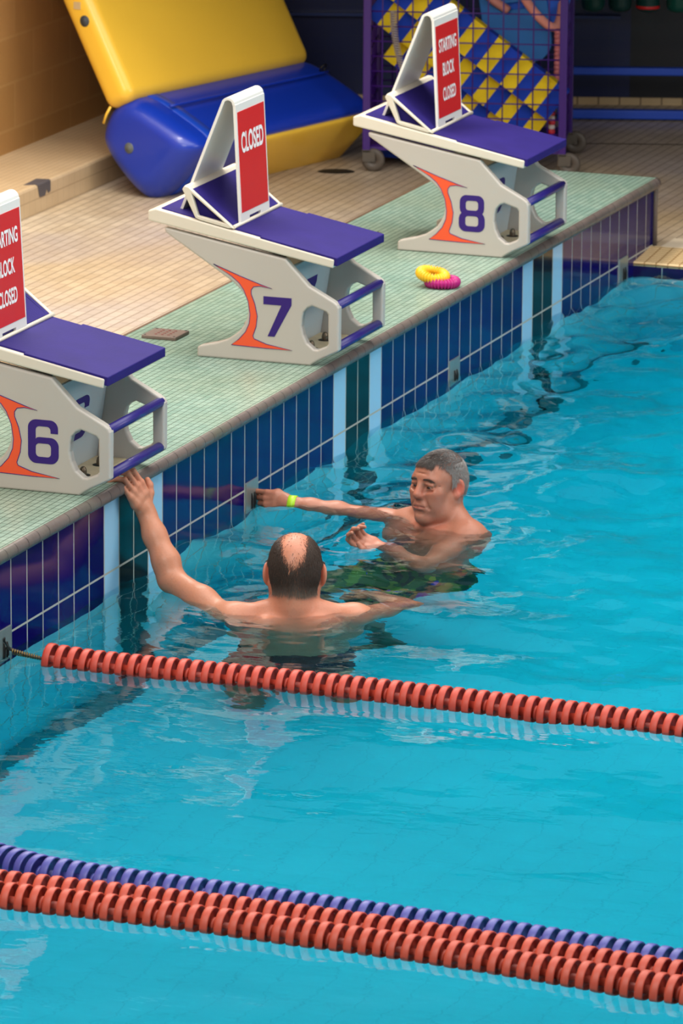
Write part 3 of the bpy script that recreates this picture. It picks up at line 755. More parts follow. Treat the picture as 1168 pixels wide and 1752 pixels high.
# upper slab: rounded cushion tilted back to the wall
ax = Vector((0, .49, .872)).normalized(); tk = Vector((0, -.872, .49)).normalized()
base = Vector((0, .205, .115))
poly = [(0, 0), (.16, 0), (.16, 1.02), (0, 1.02)]
def slab():
    bm = bmesh.new(); add_box(bm, (-.035, 0, 0), (1.325, .155, 1.0))
    bmesh.ops.subdivide_edges(bm, edges=bm.edges[:], cuts=1)
    bmesh.ops.bevel(bm, geom=[e for e in bm.edges if e.calc_face_angle(0) > .5], offset=.055, segments=6, profile=.5, affect='EDGES')
    for f in bm.faces: f.smooth = True
    for v in bm.verts:
        x, y, z = v.co; w = (min(1, max(0, (x+.035)/.3))*min(1, max(0, (1.325-x)/.3)))
        y += (.02*w*math.sin(math.pi*min(1, max(0, z)))) * (1 if y > .08 else -.2)
        p = base+tk*y+ax*z; v.co = (x, p.y, p.z)
    return bm
slab_o = bm_obj('yellow_slab', dn(slab()), m_yel, T)
def disc(bm, c, nrm, r, h):
    add_lathe(bm, [(0, h), (r*.55, h), (r*.6, h*.5), (r*.8, h*.6), (r, 0), (r, -h)], axis_frame(c, nrm), 24)
bm = bmesh.new(); disc(bm, (-.031, .088, -.024-ZD), (-1, 0, 0), .024, .006); o = bm_obj('valve', bm, m_grey_valve, blue)
p = base+tk*.088+ax*.40; bm = bmesh.new(); disc(bm, (-.036, p.y, p.z-ZD), (-1, 0, 0), .025, .006); bm_obj('valve', bm, plain('dark_valve', (58, 66, 74), .4), slab_o)
p = base+tk*.085+ax*.475; bm = bmesh.new(); add_box(bm, (-.0375, p.y-.018, p.z-ZD-.016), (-.034, p.y+.018, p.z-ZD+.016)); bm_obj('patch', bm, plain('label_patch', (200, 176, 132), .5), slab_o)
# seam band near the left end of the blue tube, welded seam along it, grab rings, tie cord
def band(poly, u0, u1, grow, mat, nm, par):
    P = np.array(chaikin(poly, 3)); cen = P.mean(0); n = len(P); vs = []
    for u, g in ((u0, -.002), (u0+.002, grow), (u1-.002, grow), (u1, -.002)):
        d = (P-cen); L_ = np.linalg.norm(d, axis=1)[:, None]; vs += [(u, *q) for q in (cen+d*(1+g/L_))]
    fs = [(i*n+k, i*n+(k+1) % n, (i+1)*n+(k+1) % n, (i+1)*n+k) for i in range(3) for k in range(n)]
    o = mesh_obj(nm, [(a, b, c-ZD) for a, b, c in vs], fs, mat, par, True); return o
band(blue_poly, .115, .185, .0035, plain('blue_seam_band', (20, 66, 180), .35), 'seam_band', blue)
bm = bmesh.new(); add_tube(bm, [(u, -.035, .1545-ZD) for u in np.linspace(.1, 1.28, 20)], .006, 8); bm_obj('welded_seam', bm, m_blu, blue)
for u, v, z in ((.46, -.085, .122), (1.27, -.015, .158)):
    bm = bmesh.new(); add_tube(bm, [(u+.02*math.cos(a), v-.01*math.sin(a), z+.012+.016*math.sin(a)-ZD) for a in np.linspace(0, 2*math.pi, 18)[:-1]], .004, 8, closed=True); bm_obj('grab_ring', bm, m_black, blue)
bm = bmesh.new(); add_tube(bm, [(-.02, .195, .145-ZD), (-.028, .212, .11-ZD), (-.030, .226, .07-ZD)], .006, 8); bm_obj('tie_cord', bm, m_yel, blue)

# torn tape on the step edge
m_tape = plain('grey_tape', (84, 80, 84), .5, var=.2, scale=30)
vs = [(5.14, 2.69, -.1145), (5.30, 2.70, -.1145), (5.31, 2.645, -.1145), (5.17, 2.645, -.1145), (5.31, 2.6375, -.119), (5.17, 2.6375, -.119), (5.31, 2.6375, -.165), (5.285, 2.6375, -.170), (5.27, 2.6375, -.150), (5.25, 2.6375, -.175), (5.19, 2.6375, -.172)]
o = mesh_obj('tape_patch', vs, [(0, 1, 2, 3), (3, 2, 4, 5), (5, 4, 6, 7, 8, 9, 10)], m_tape); tag(o, 'torn grey tape stuck over the edge of the tiled step', 'tape')
sd = o.modifiers.new('thick', 'SOLIDIFY'); sd.thickness = .0015; sd.offset = 1
bm = bmesh.new(); add_lathe(bm, [(0, .003), (.05, .003), (.056, 0)], Matrix.Translation((6.60, 1.81, ZD)) @ Matrix.Scale(1.5, 4, (.34, -.94, 0)), 24)
tag(bm_obj('floor_puddle', bm, m_dark_hole), 'small dark puddle on the beige deck near the trolley wheel', 'puddle')  # flat dark disc standing for a puddle

# ------------------------------------------------------------------ cage trolley and its load
m_cage = plain('purple_powder_coat', (56, 18, 112), .4, var=.1)
m_tyre = plain('grey_rubber', (84, 76, 68), .5, var=.1)
m_hub = plain('wheel_hub', (84, 78, 70), .45)
CO = Vector((6.662, 1.690, ZD)); CU = (Vector((6.885, .850, 0))-Vector((6.662, 1.690, 0))).normalized(); CW = .868
CV = Vector((-CU.y, CU.x, 0));  CD = .57       # CV points away from the camera
if CV.x < 0: CV = -CV
T = thing('cage_trolley', 'tall purple wire cage trolley on castors holding foam floats', 'trolley', CO)
T.rotation_euler = (0, 0, math.atan2(CU.y, CU.x))
dsg = 1.0 if (Vector((-CU.y, CU.x, 0)) - CV).length < 1e-3 else -1.0     # local +y towards the back?
def cl(u, v, z): return (u, dsg*v, z)
H0, H1 = .115, 1.25
for u in (0, CW):
    for v in (0, CD):
        bm = bmesh.new(); a = cl(u-.017, v-.017, .09); b = cl(u+.017, v+.017, H1)
        add_box(bm, tuple(map(min, a, b)), tuple(map(max, a, b))); bm_obj('post', bm, m_cage, T, bevel=.003)
bm = bmesh.new(); a = cl(0, 0, H0-.02); b = cl(CW, CD, H0); add_box(bm, tuple(map(min, a, b)), tuple(map(max, a, b))); bm_obj('base_shelf', bm, m_cage, T)
def wires(p00, pu, pv, nu, nv, nm, r=.0036):
    bm = bmesh.new(); p00, pu, pv = Vector(p00), Vector(pu), Vector(pv)
    for i in range(nu+1): add_tube(bm, [p00+pu*(i/nu), p00+pu*(i/nu)+pv], r, 6)
    for k in range(nv+1): add_tube(bm, [p00+pv*(k/nv), p00+pv*(k/nv)+pu], r, 6)
    bm_obj(nm, bm, m_cage, T)
wires(cl(0, 0, H0), cl(CW, 0, 0), (0, 0, H1-H0), 13, 17, 'front_mesh')
wires(cl(0, CD, H0), cl(CW, 0, 0), (0, 0, H1-H0), 13, 17, 'back_mesh')
wires(cl(0, 0, H0), cl(0, CD, 0), (0, 0, H1-H0), 7, 14, 'side_mesh')
wires(cl(CW, 0, H0), cl(0, CD, 0), (0, 0, H1-H0), 7, 14, 'side_mesh')
for u in (0, CW):
    for v in (0, CD):
        w = thing('castor', '', ''); del w['label']; del w['category']; w.parent = T; w.location = cl(u, v, 0)
        bm = bmesh.new(); add_lathe(bm, [(.012, -.014), (.040, -.014), (.050, -.010), (.052, 0), (.050, .010), (.040, .014), (.012, .014)], axis_frame((.03, 0, .052), (.0, 1, 0)), 24, close=True); bm_obj('wheel', bm, m_tyre, w)
        bm = bmesh.new(); add_box(bm, (-.016, -.021, .045), (.04, -.017, .095)); add_box(bm, (-.016, .017, .045), (.04, .021, .095)); add_box(bm, (-.018, -.021, .088), (.02, .021, .098)); add_tube(bm, [(.03, -.024, .052), (.03, .024, .052)], .008, 10); bm_obj('fork', bm, m_hub, w)
def cw(u, v, z): return CO + CU*u + CV*v + Vector((0, 0, z))
# striped foam bars leaning inside the cage
m_fy = plain('yellow_foam', (226, 196, 36), .8, spec=.2, var=.12, scale=20)
m_fb = plain('blue_foam', (26, 62, 176), .8, spec=.2, var=.12, scale=20)
def foam_bar(p, d, up, n, sl, w, th, first, label):
    d = Vector(d).normalized(); up = Vector(up); up = (up-d*up.dot(d)).normalized(); nn = d.cross(up)
    bm = bmesh.new(); L = n*sl
    for k in range(n):
        fs = add_box(bm, (k*sl, -w/2, -th/2), ((k+1)*sl-.0005, w/2, th/2))
        for f in fs: f.material_index = (k+first) % 2
    o = bm_obj('foam_bar', bm, [m_fy, m_fb]); m = Matrix((d, up, nn)).transposed().to_4x4(); m.translation = Vector(p); o.matrix_world = m
    tag(o, label, 'foam float', 'striped foam bars in the trolley')
dirn = CU*.80 + Vector((0, 0, -.60)); upv = CU*.6+Vector((0, 0, .8))
foam_bar(cw(.0, .09, .935), dirn, upv, 16, .066, .160, .080, 0, 'yellow and blue striped foam bar, uppermost of the slanting stack')
foam_bar(cw(.03, .15, .745), dirn, upv, 14, .066, .160, .080, 1, 'yellow and blue striped foam bar directly under the uppermost one')
foam_bar(cw(.10, .21, .545), dirn, upv, 11, .066, .150, .080, 0, 'yellow and blue striped foam bar, third down the slanting stack')
foam_bar(cw(.40, .26, .300), dirn, upv, 4, .066, .130, .080, 1, 'short looking striped foam bar lowest beside the trolley post')
# kickboards
m_kb = plain('teal_blue_foam', (20, 112, 190), .6, var=.06)
m_kb2 = plain('blue_foam_board', (24, 92, 206), .6, var=.06)
def board(p, ax_u, ax_v, w, h, th, mat, label):
    ax_u = Vector(ax_u).normalized(); ax_v = Vector(ax_v); ax_v = (ax_v-ax_u*ax_v.dot(ax_u)).normalized(); nn = ax_u.cross(ax_v)
    bm = bmesh.new(); out = rrect(-w/2, -h/2, w/2, h/2, w*.3, 6)
    fill_poly(bm, out, [rrect(-w*.3, h*.18, w*.3, h*.27, .015, 3), rrect(-w*.22, h*.05, w*.22, h*.12, .012, 3)], lambda a, b: (a, b, -th/2), lambda a, b: (a, b, th/2))
    o = bm_obj('kickboard', bm, mat, bevel=.008, seg=2); m = Matrix((ax_u, ax_v, nn)).transposed().to_4x4(); m.translation = Vector(p); o.matrix_world = m
    tag(o, label, 'kickboard', 'kickboards in the trolley')
board(cw(.63, .36, .66), CU*1+Vector((0, 0, .15)), CU*-.15+Vector((0, 0, 1))+CV*.15, .30, .44, .035, m_kb, 'teal blue kickboard with slots behind the pink foam tube')
board(cw(.76, .40, .82), CU*1+Vector((0, 0, -.35)), CU*.35+Vector((0, 0, 1)), .28, .42, .035, m_kb2, 'brighter blue kickboard at the top right of the trolley')
# pink foam tubes
m_pink = plain('pink_foam', (228, 152, 138), .8, spec=.2, var=.08, scale=20)
def noodle(pts, r, label, mat=m_pink, nm='foam_noodle', cat='foam noodle'):
    bm = bmesh.new(); add_tube(bm, spline(pts, 10), r, 12); tag(bm_obj(nm, bm, mat), label, cat)
noodle([cw(.56, .28, 1.0), cw(.62, .26, .86), cw(.70, .24, .72), cw(.79, .24, .63), cw(.83, .30, .64), cw(.84, .42, .74), cw(.84, .5, .9)], .020, 'pink foam tube looped low across the right of the trolley')
noodle([cw(.42, .34, 1.1), cw(.425, .34, .92), cw(.45, .33, .82), cw(.52, .32, .74), cw(.60, .34, .68)], .020, 'pink foam tube hanging down the middle of the trolley')
# bead strings hanging in the right side
m_bead = plain('pink_bead', (196, 112, 118), .5); m_beadr = plain('red_bead', (196, 40, 60), .45); m_beadw = plain('white_bead', (206, 196, 196), .45)
def beads(u, v, z0, z1, mats, r, label, jit=0):
    T = thing('bead_string', label, 'bead string', cw(u, v, z0), 'bead strings in the trolley')
    n = int((z1-z0)/(r*1.25)); bms = [bmesh.new() for _ in mats]
    for k in range(n):
        c = Vector((random.uniform(-jit, jit), random.uniform(-jit, jit), k*r*1.25))
        bmesh.ops.create_icosphere(bms[k % len(mats)], subdivisions=2, radius=r, matrix=Matrix.Translation(c))
    for b, m in zip(bms, mats):
        for f in b.faces: f.smooth = True
        bm_obj('beads', b, m, T)
beads(.83, .20, .33, .64, [m_bead], .016, 'pink bead string hanging straight inside the trolley right side')
beads(.835, .27, .30, .60, [m_bead], .016, 'second pink bead string, deeper inside the trolley right side')
beads(.81, .16, .17, .36, [m_beadr, m_beadw], .016, 'red and white bead string low in the trolley', .004)
# coiled cord and tag at the cage front
bm = bmesh.new(); pts = []
for i in range(24*10+1):
    a = 2*math.pi*i/10; q = i/240; pts.append(cw(.115+.045*q*q+.013*math.cos(a), -.012+.013*math.sin(a)*.6, .72-.26*q))
add_tube(bm, pts, .0035, 6); tag(bm_obj('coiled_cord', bm, plain('grey_cord', (150, 140, 138), .5)), 'pale coiled cord hanging on the left of the trolley front', 'cord')
bm = bmesh.new(); add_box(bm, (-.014, -.004, -.02), (.014, .004, .02)); o = bm_obj('tag', bm, plain('cream_tag', (206, 196, 160), .5), bevel=.002); o.matrix_world = axis_frame(cw(.205, -.01, .80), (0, 0, 1), CU); tag(o, 'small cream tag clipped to the trolley mesh', 'tag')
# blue tub on wheels under the trolley
T = thing('wheeled_tub', 'low blue tub on small wheels behind the trolley front castor', 'tub', cw(.12, .30, 0))
bm = bmesh.new(); add_box(bm, (-.14, -.09, .03), (.14, .09, .10)); bm_obj('tub', bm, m_fb, T, bevel=.02, seg=3)
for s in (-1, 1):
    bm = bmesh.new(); add_lathe(bm, [(.006, -.01), (.032, -.01), (.036, 0), (.032, .01), (.006, .01)], axis_frame((s*.10, -.095, .036), (0, 1, 0)), 18, close=True); bm_obj('wheel', bm, m_tyre, T)

# ------------------------------------------------------------------ blue rail rack and tubs at the far wall
m_rail = plain('blue_rail_paint', (32, 78, 196), .4, var=.08)
RP = BP + BN*.45
T = thing('rail_rack', 'blue two-rail rack along the dark far wall', 'rack', RP + Vector((0, 0, ZD))); T.rotation_euler = (0, 0, math.atan2(BD.y, BD.x))
for z0, z1, nm in ((-.231, -.188, 'lower_rail'), (-.024, .012, 'upper_rail')):
    bm = bmesh.new(); add_box(bm, (-.10, -.025, z0-ZD), (2.6, .025, z1-ZD)); bm_obj(nm, bm, m_rail, T, bevel=.006)
for u in (-.08, 1.9):
    bm = bmesh.new(); add_box(bm, (u-.02, -.02, 0), (u+.02, .02, .75)); bm_obj('post', bm, m_rail, T, bevel=.004)
bm = bmesh.new(); add_box(bm, (-.10, -.16, .70), (2.6, .16, .72)); bm_obj('shelf', bm, m_rail, T)
bm = bmesh.new(); add_tube(bm, [(.635, 0, .0), (.635, 0, .012)], .018, 14); bm_obj('foot', bm, m_black, T)
for i, (u, rgb, lab) in enumerate([(.06, (10, 66, 60), 'dark green round tub hanging next to the trolley post'), (.185, (8, 56, 54), 'dark green round tub, second from the trolley'), (.315, (10, 60, 56), 'dark green round tub with a red rim line'), (.455, (8, 78, 66), 'dark green round tub right of the red rimmed one'), (.585, (8, 58, 52), 'dark green round tub cut by the right edge of the photo')]):
    T = thing('hanging_tub', lab, 'tub', RP + BD*u + Vector((0, 0, .285)), 'round tubs above the blue rails')
    bm = bmesh.new(); add_lathe(bm, [(0, -.012), (.03, -.010), (.048, .0), (.054, .02), (.058, .16), (.061, .165), (.061, .175), (.055, .175), (.052, .16)], Matrix(), 28); bm_obj('bowl', bm, plain('green_tub_plastic', rgb, .35), T)
    if i == 2:
        bm = bmesh.new(); add_lathe(bm, [(.0535, .006), (.0565, .010), (.0565, .016), (.0545, .020)], Matrix(), 28); o = bm_obj('rim_line', bm, m_red, T); o['label'] = 'red rim line'
    bm = bmesh.new(); add_tube(bm, [(-.05, 0, .17)]+[(.05*math.cos(a), 0, .17+.06*math.sin(a)) for a in np.linspace(math.pi, 0, 9)]+[(.05, 0, .17)], .003, 6); bm_obj('handle', bm, m_black, T)
# ------------------------------------------------------------------ PEOPLE
# ---- implicit-surface modelling: smooth unions of tapered limbs, polygonised to one continuous skin
def smin(a, b, k):
    if k <= 0: return np.minimum(a, b)
    h = np.maximum(k-np.abs(a-b), 0)/k
    return np.minimum(a, b)-h*h*k*.25
class Field:
    def __init__(s): s.p = []
    def cone(s, a, b, ra, rb, k=.03, sub=False):
        a, b = np.array(a, np.float32), np.array(b, np.float32)
        r = max(ra, rb); lo = np.minimum(a, b)-r; hi = np.maximum(a, b)+r
        def f(x, y, z):
            ab = b-a; L2 = max(1e-9, float(ab@ab)); px, py, pz = x-a[0], y-a[1], z-a[2]
            t = np.clip((px*ab[0]+py*ab[1]+pz*ab[2])/L2, 0, 1)
            return np.sqrt((px-t*ab[0])**2+(py-t*ab[1])**2+(pz-t*ab[2])**2)-(ra+(rb-ra)*t)
        s.p.append((f, lo, hi, k, sub))
    def chain(s, pts, rs, k=.02):
        for i in range(len(pts)-1): s.cone(pts[i], pts[i+1], rs[i], rs[i+1], k)
    def ell(s, c, rad, k=.03, rot=None, sub=False):
        c = np.array(c, np.float32); rad = np.array(rad, np.float32); R = np.eye(3, dtype=np.float32) if rot is None else np.array(rot, np.float32)   # rows = local axes
        ext = np.sqrt(((R.T*rad)**2).sum(1)); lo, hi = c-ext, c+ext
        def f(x, y, z):
            p = (x-c[0], y-c[1], z-c[2]); q = [R[i, 0]*p[0]+R[i, 1]*p[1]+R[i, 2]*p[2] for i in range(3)]
            k0 = np.sqrt(sum((q[i]/rad[i])**2 for i in range(3))); k1 = np.sqrt(sum((q[i]/rad[i]**2)**2 for i in range(3)))
            return k0*(k0-1)/np.maximum(k1, 1e-6)
        s.p.append((f, lo, hi, k, sub))
    def eval(s, P):
        x, y, z = P[:, 0].astype(np.float32), P[:, 1].astype(np.float32), P[:, 2].astype(np.float32); d = np.full(len(P), 1.0, np.float32)
        for f, lo, hi, k, sub in s.p:
            v = f(x, y, z); d = -smin(-d, v, k) if sub else smin(d, v, k)
        return d
    def grid(s, lo, hi, h, marg=.05):
        lo = np.array(lo); n = np.ceil((np.array(hi)-lo)/h).astype(int)+1
        g = np.full(n, 1.0, np.float32); ax = [(lo[i]+h*np.arange(n[i])).astype(np.float32) for i in range(3)]
        for f, a, b, k, sub in s.p:
            m = max(marg, k)
            i0 = np.maximum(0, np.floor((a-m-lo)/h).astype(int)); i1 = np.minimum(n, np.ceil((b+m-lo)/h).astype(int)+1)
            if (i1 <= i0).any(): continue
            sl = tuple(slice(i0[q], i1[q]) for q in range(3))
            v = f(ax[0][sl[0]][:, None, None], ax[1][sl[1]][None, :, None], ax[2][sl[2]][None, None, :])
            g[sl] = -smin(-g[sl], v, k) if sub else smin(g[sl], v, k)
        return g, lo
def surface_nets(g, lo, h):
    ins = g < 0; c = np.zeros(tuple(q-1 for q in g.shape), np.uint8)
    for dx in (0, 1):
        for dy in (0, 1):
            for dz in (0, 1): c += ins[dx:dx+c.shape[0], dy:dy+c.shape[1], dz:dz+c.shape[2]]
    act = np.argwhere((c > 0) & (c < 8)); idx = np.full(c.shape, -1, np.int32); idx[tuple(act.T)] = np.arange(len(act))
    corner = [(i, j, k) for i in (0, 1) for j in (0, 1) for k in (0, 1)]
    val = {q: g[act[:, 0]+q[0], act[:, 1]+q[1], act[:, 2]+q[2]] for q in corner}
    acc = np.zeros((len(act), 3)); cnt = np.zeros(len(act))
    for a in corner:
        for ax in range(3):
            if a[ax]: continue
            b = list(a); b[ax] = 1; b = tuple(b); va, vb = val[a], val[b]; m = (va < 0) != (vb < 0)
            t = np.where(m, va/np.where(m, va-vb, 1), 0)
            p = np.tile(np.array(a, float), (len(act), 1)); p[:, ax] = t
            acc += p*m[:, None]; cnt += m
    V = (act+acc/cnt[:, None])*h+lo
    F = []
    for ax in range(3):
        o1, o2 = (ax+1) % 3, (ax+2) % 3
        sl0 = [slice(None)]*3; sl1 = [slice(None)]*3; sl0[ax] = slice(0, -1); sl1[ax] = slice(1, None)
        A, B = ins[tuple(sl0)], ins[tuple(sl1)]; e = np.argwhere(A != B)
        ok = (e[:, o1] > 0) & (e[:, o2] > 0) & (e[:, o1] < c.shape[o1]) & (e[:, o2] < c.shape[o2]); e = e[ok]
        s = A[tuple(e.T)]
        q = []
        for d1, d2 in ((1, 1), (0, 1), (0, 0), (1, 0)):
            f = e.copy(); f[:, o1] -= d1; f[:, o2] -= d2; q.append(idx[tuple(f.T)])
        q = np.stack(q, 1); q[~s] = q[~s][:, ::-1]; F.append(q)
    return V, np.vstack(F)
def sdf_mesh(name, V, F, mat, parent=None, col=None):
    me = bpy.data.meshes.new(name); me.vertices.add(len(V)); me.vertices.foreach_set('co', V.astype(np.float32).ravel())
    me.loops.add(F.size); me.loops.foreach_set('vertex_index', F.astype(np.int32).ravel()); me.polygons.add(len(F))
    me.polygons.foreach_set('loop_start', np.arange(0, F.size, 4, dtype=np.int32)); me.polygons.foreach_set('loop_total', np.full(len(F), 4, np.int32))
    me.update(calc_edges=True); me.validate()
    if col is not None:
        at = me.color_attributes.new('tone', 'FLOAT_COLOR', 'POINT'); at.data.foreach_set('color', np.hstack([col, np.ones((len(col), 1))]).astype(np.float32).ravel())
    return link_mesh(name, me, mat, parent, True)

def skin_material(name):
    t = NT(name); P, x, y, z = t.pos()
    a = t.n('ShaderNodeAttribute', attribute_name='tone').outputs['Color']
    n1 = t.noise(P, 14, 4, .6); n2 = t.noise(P, 120, 2, .5)
    c = t.mix(t.math('MULTIPLY', n1, .35), a, t.mix(.5, a, lin((190, 96, 74))))
    c = t.mix(t.n('ShaderNodeMapRange', {0: n2, 1: .55, 2: .75, 3: 0., 4: .18}).outputs[0], c, lin((130, 78, 54)))
    t.bsdf(c, .50, .40, bump=t.math('ADD', n2, t.noise(P, 45, 3)), bstr=.18, bdist=.003, extra={'Subsurface Weight': .12, 'Subsurface Radius': (.012, .004, .002), 'Subsurface Scale': 1.0, 'Coat Weight': .10, 'Coat Roughness': .25})
    return t.m
def hair_material(name, c0, c1):
    t = NT(name); a = t.n('ShaderNodeAttribute', attribute_name='tone').outputs['Color']
    p = t.n('ShaderNodeTexCoord').outputs['Object']
    t.bsdf(t.mix(t.noise(p, 260, 2), a, t.mix(.5, a, lin(c1))), .45, .4)
    return t.m

class Frame:
    def __init__(s, o, f, u=(0, 0, 1), sc=1.0):
        f = np.array(f, float); f /= np.linalg.norm(f); u = np.array(u, float); u -= f*(u@f); u /= np.linalg.norm(u)
        s.o = np.array(o, float); s.f, s.u = f, u; s.l = np.cross(u, f); s.sc = sc
        s.R = np.stack([s.f, s.l, s.u])
    def __call__(s, x, y, z): return s.o+s.sc*(x*s.f+y*s.l+z*s.u)
    def local(s, P): return ((P-s.o)@s.R.T)/s.sc

def head(F, H, kind):
    c = H.sc
    def C(a, b, ra, rb, k=.015, sub=False): F.cone(H(*a), H(*b), ra*c, rb*c, k*c, sub)
    def E(p, r, k=.02, sub=False, rot=None): F.ell(H(*p), np.array(r)*c, k*c, H.R if rot is None else rot, sub)
    E((-.014, 0, .032), (.098, .076, .086), .02)                      # cranium
    E((-.050, 0, -.002), (.056, .066, .060), .03)                      # occiput
    E((.046, 0, .020), (.052, .062, .066), .03)                        # forehead
    E((.036, 0, -.045), (.056, .055, .075), .03)                       # face mass
    for s in (-1, 1):
        C((-.004, s*.056, -.045), (.022, s*.048, -.092), .020, .017, .03)  # jaw back
        C((.022, s*.048, -.092), (.074, s*.014, -.108), .017, .018, .03)   # jaw front
        E((.064, s*.043, -.020), (.026, .024, .021), .025)              # cheekbone
        E((.058, s*.036, -.058), (.030, .024, .030), .03)               # cheek
        C((.082, s*.012, .026), (.072, s*.046, .024), .0125, .010, .018)  # brow ridge
    E((.080, 0, -.108), (.020, .022, .018), .02)                       # chin
    for s in (-1, 1):
        E((.094, s*.031, .004), (.017, .019, .0125), .014, True)         # eye socket
        E((.0775, s*.031, .003), (.0135, .0155, .0120), .006)            # lids / eyeball
        C((.086, s*.020, .0085), (.085, s*.043, .0075), .0035, .0035, .006)   # upper lid fold
        C((.0865, s*.021, -.0060), (.0855, s*.042, -.0055), .0028, .0028, .006)  # lower lid
    C((.088, 0, .018), (.108, 0, -.022), .0085, .0115, .012)              # nose bridge
    E((.110, 0, -.029), (.0145, .0135, .0115), .010)                   # nose tip
    for s in (-1, 1): E((.098, s*.0145, -.033), (.012, .0085, .0085), .008)  # wings
    E((.084, 0, -.068), (.022, .033, .026), .02)                       # mouth mound
    C((.1035, -.003, -.062), (.090, -.024, -.0675), .0055, .003, .006); C((.1035, .003, -.062), (.090, .024, -.0675), .0055, .003, .006)
    C((.1010, -.006, -.0745), (.0905, -.022, -.0705), .0065, .003, .006); C((.1010, .006, -.0745), (.0905, .022, -.0705), .0065, .003, .006)
    C((.1115, 0, -.0683), (.095, .026, -.0692), .0028, .0022, .004, True); C((.1115, 0, -.0683), (.095, -.026, -.0692), .0028, .0022, .004, True)
    C((.106, 0, -.044), (.1065, 0, -.055), .0025, .003, .005, True)      # philtrum
    C((.100, -.012, -.088), (.100, .012, -.088), .005, .005, .012, True)   # under-lip crease
    for s in (-1, 1):                                                  # nasolabial folds, eye bags
        C((.101, s*.022, -.034), (.089, s*.037, -.072), .0030, .0028, .010, True)
        C((.0905, s*.024, -.015), (.0845, s*.046, -.012), .0022, .0022, .008, True)
    if kind == 2:
        for s in (-1, 1):
            C((.094, s*.022, .0135), (.088, s*.046, .0100), .0045, .0038, .006)        # hooded lids
            for q in (0, 1): C((.078, s*.050, .004-q*.007), (.064, s*.060, .006-q*.012), .0014, .0012, .005, True)
        C((.100, 0, .010), (.114, 0, -.024), .0075, .0120, .010)           # strong nose
        for q in (.048, .060): C((.094, -.026, q), (.094, .026, q), .0018, .0018, .006, True)
    # ears
    for s in (-1, 1):
        ang = .30; f_, l_, u_ = H.f, H.l, H.u
        ax = np.stack([f_*math.cos(ang)-l_*s*math.sin(ang)*-1, l_*s, u_]); e0 = f_*.86-l_*s*.5; e0 /= np.linalg.norm(e0); e1 = l_*s*.86+f_*.5; e1 /= np.linalg.norm(e1)
        R = np.stack([e0, e1, u_])
        E((-.013, s*.083, -.004), (.022, .0085, .034), .008, False, R)
        E((-.008, s*.0905, .000), (.0105, .0065, .020), .005, True, R)
        E((-.004, s*.080, -.031), (.010, .008, .011), .008, False, R)

def hand(F, W, d, th, back, sc, curls, spread=1.0, thumb=None, k=.008, shift=None, splay=0.0):
    """W wrist, d towards the knuckles, th towards the thumb side, back = dorsal; curls: 4 x (prox, mid, dist) in degrees"""
    d = np.array(d, float); d /= np.linalg.norm(d); back = np.array(back, float); back -= d*(back@d); back /= np.linalg.norm(back)
    th = np.array(th, float); th -= d*(th@d)+back*(th@back); th /= np.linalg.norm(th)
    W = np.array(W, float); Q = lambda x, y, z: W+sc*(x*d+y*th+z*back)
    mc = [(.088, .031), (.091, .0105), (.087, -.010), (.079, -.029)]
    F.cone(Q(-.015, 0, 0), Q(.02, 0, 0), .0255*sc, .026*sc, .015)
    for i, (x, y) in enumerate(mc):
        F.cone(Q(.012, y*.45, 0), Q(x*.6, y*.85, .002), .0165*sc, .0145*sc, .012); F.cone(Q(x*.6, y*.85, .002), Q(x, y*spread, .003), .0145*sc, .0115*sc, .010)
    F.cone(Q(.02, .018, -.008), Q(.06, .026, -.010), .016*sc, .012*sc, .012)
    L = [(.045, .026, .020), (.050, .030, .021), (.046, .028, .021), (.036, .021, .018)]; R0 = (.0098, .0100, .0096, .0086); tips = []
    for i in range(4):
        p = Q(mc[i][0], mc[i][1]*spread, .003); a = 0.0; r = R0[i]*sc
        for q in range(3):
            a += math.radians(curls[i][q]); dv = d*math.cos(a)-back*math.sin(a) + th*splay*(1.5-i)*.12
            if shift is not None: dv = dv+np.array(shift)*(q*.5)
            dv /= np.linalg.norm(dv); n = p+dv*L[i][q]*sc; r2 = r*(.93 if q < 2 else .80)
            F.cone(p, n, r, r2, .0035); p, r = n, r2
        tips.append((p, dv, r))
    tp = thumb or [(.018, .024, -.008), (.048, .050, -.016), (.076, .062, -.020), (.100, .066, -.020)]
    rs = (.0145, .0125, .0110, .0088)
    for i in range(3): F.cone(Q(*tp[i]), Q(*tp[i+1]), rs[i]*sc, rs[i+1]*sc, .006)
    return tips

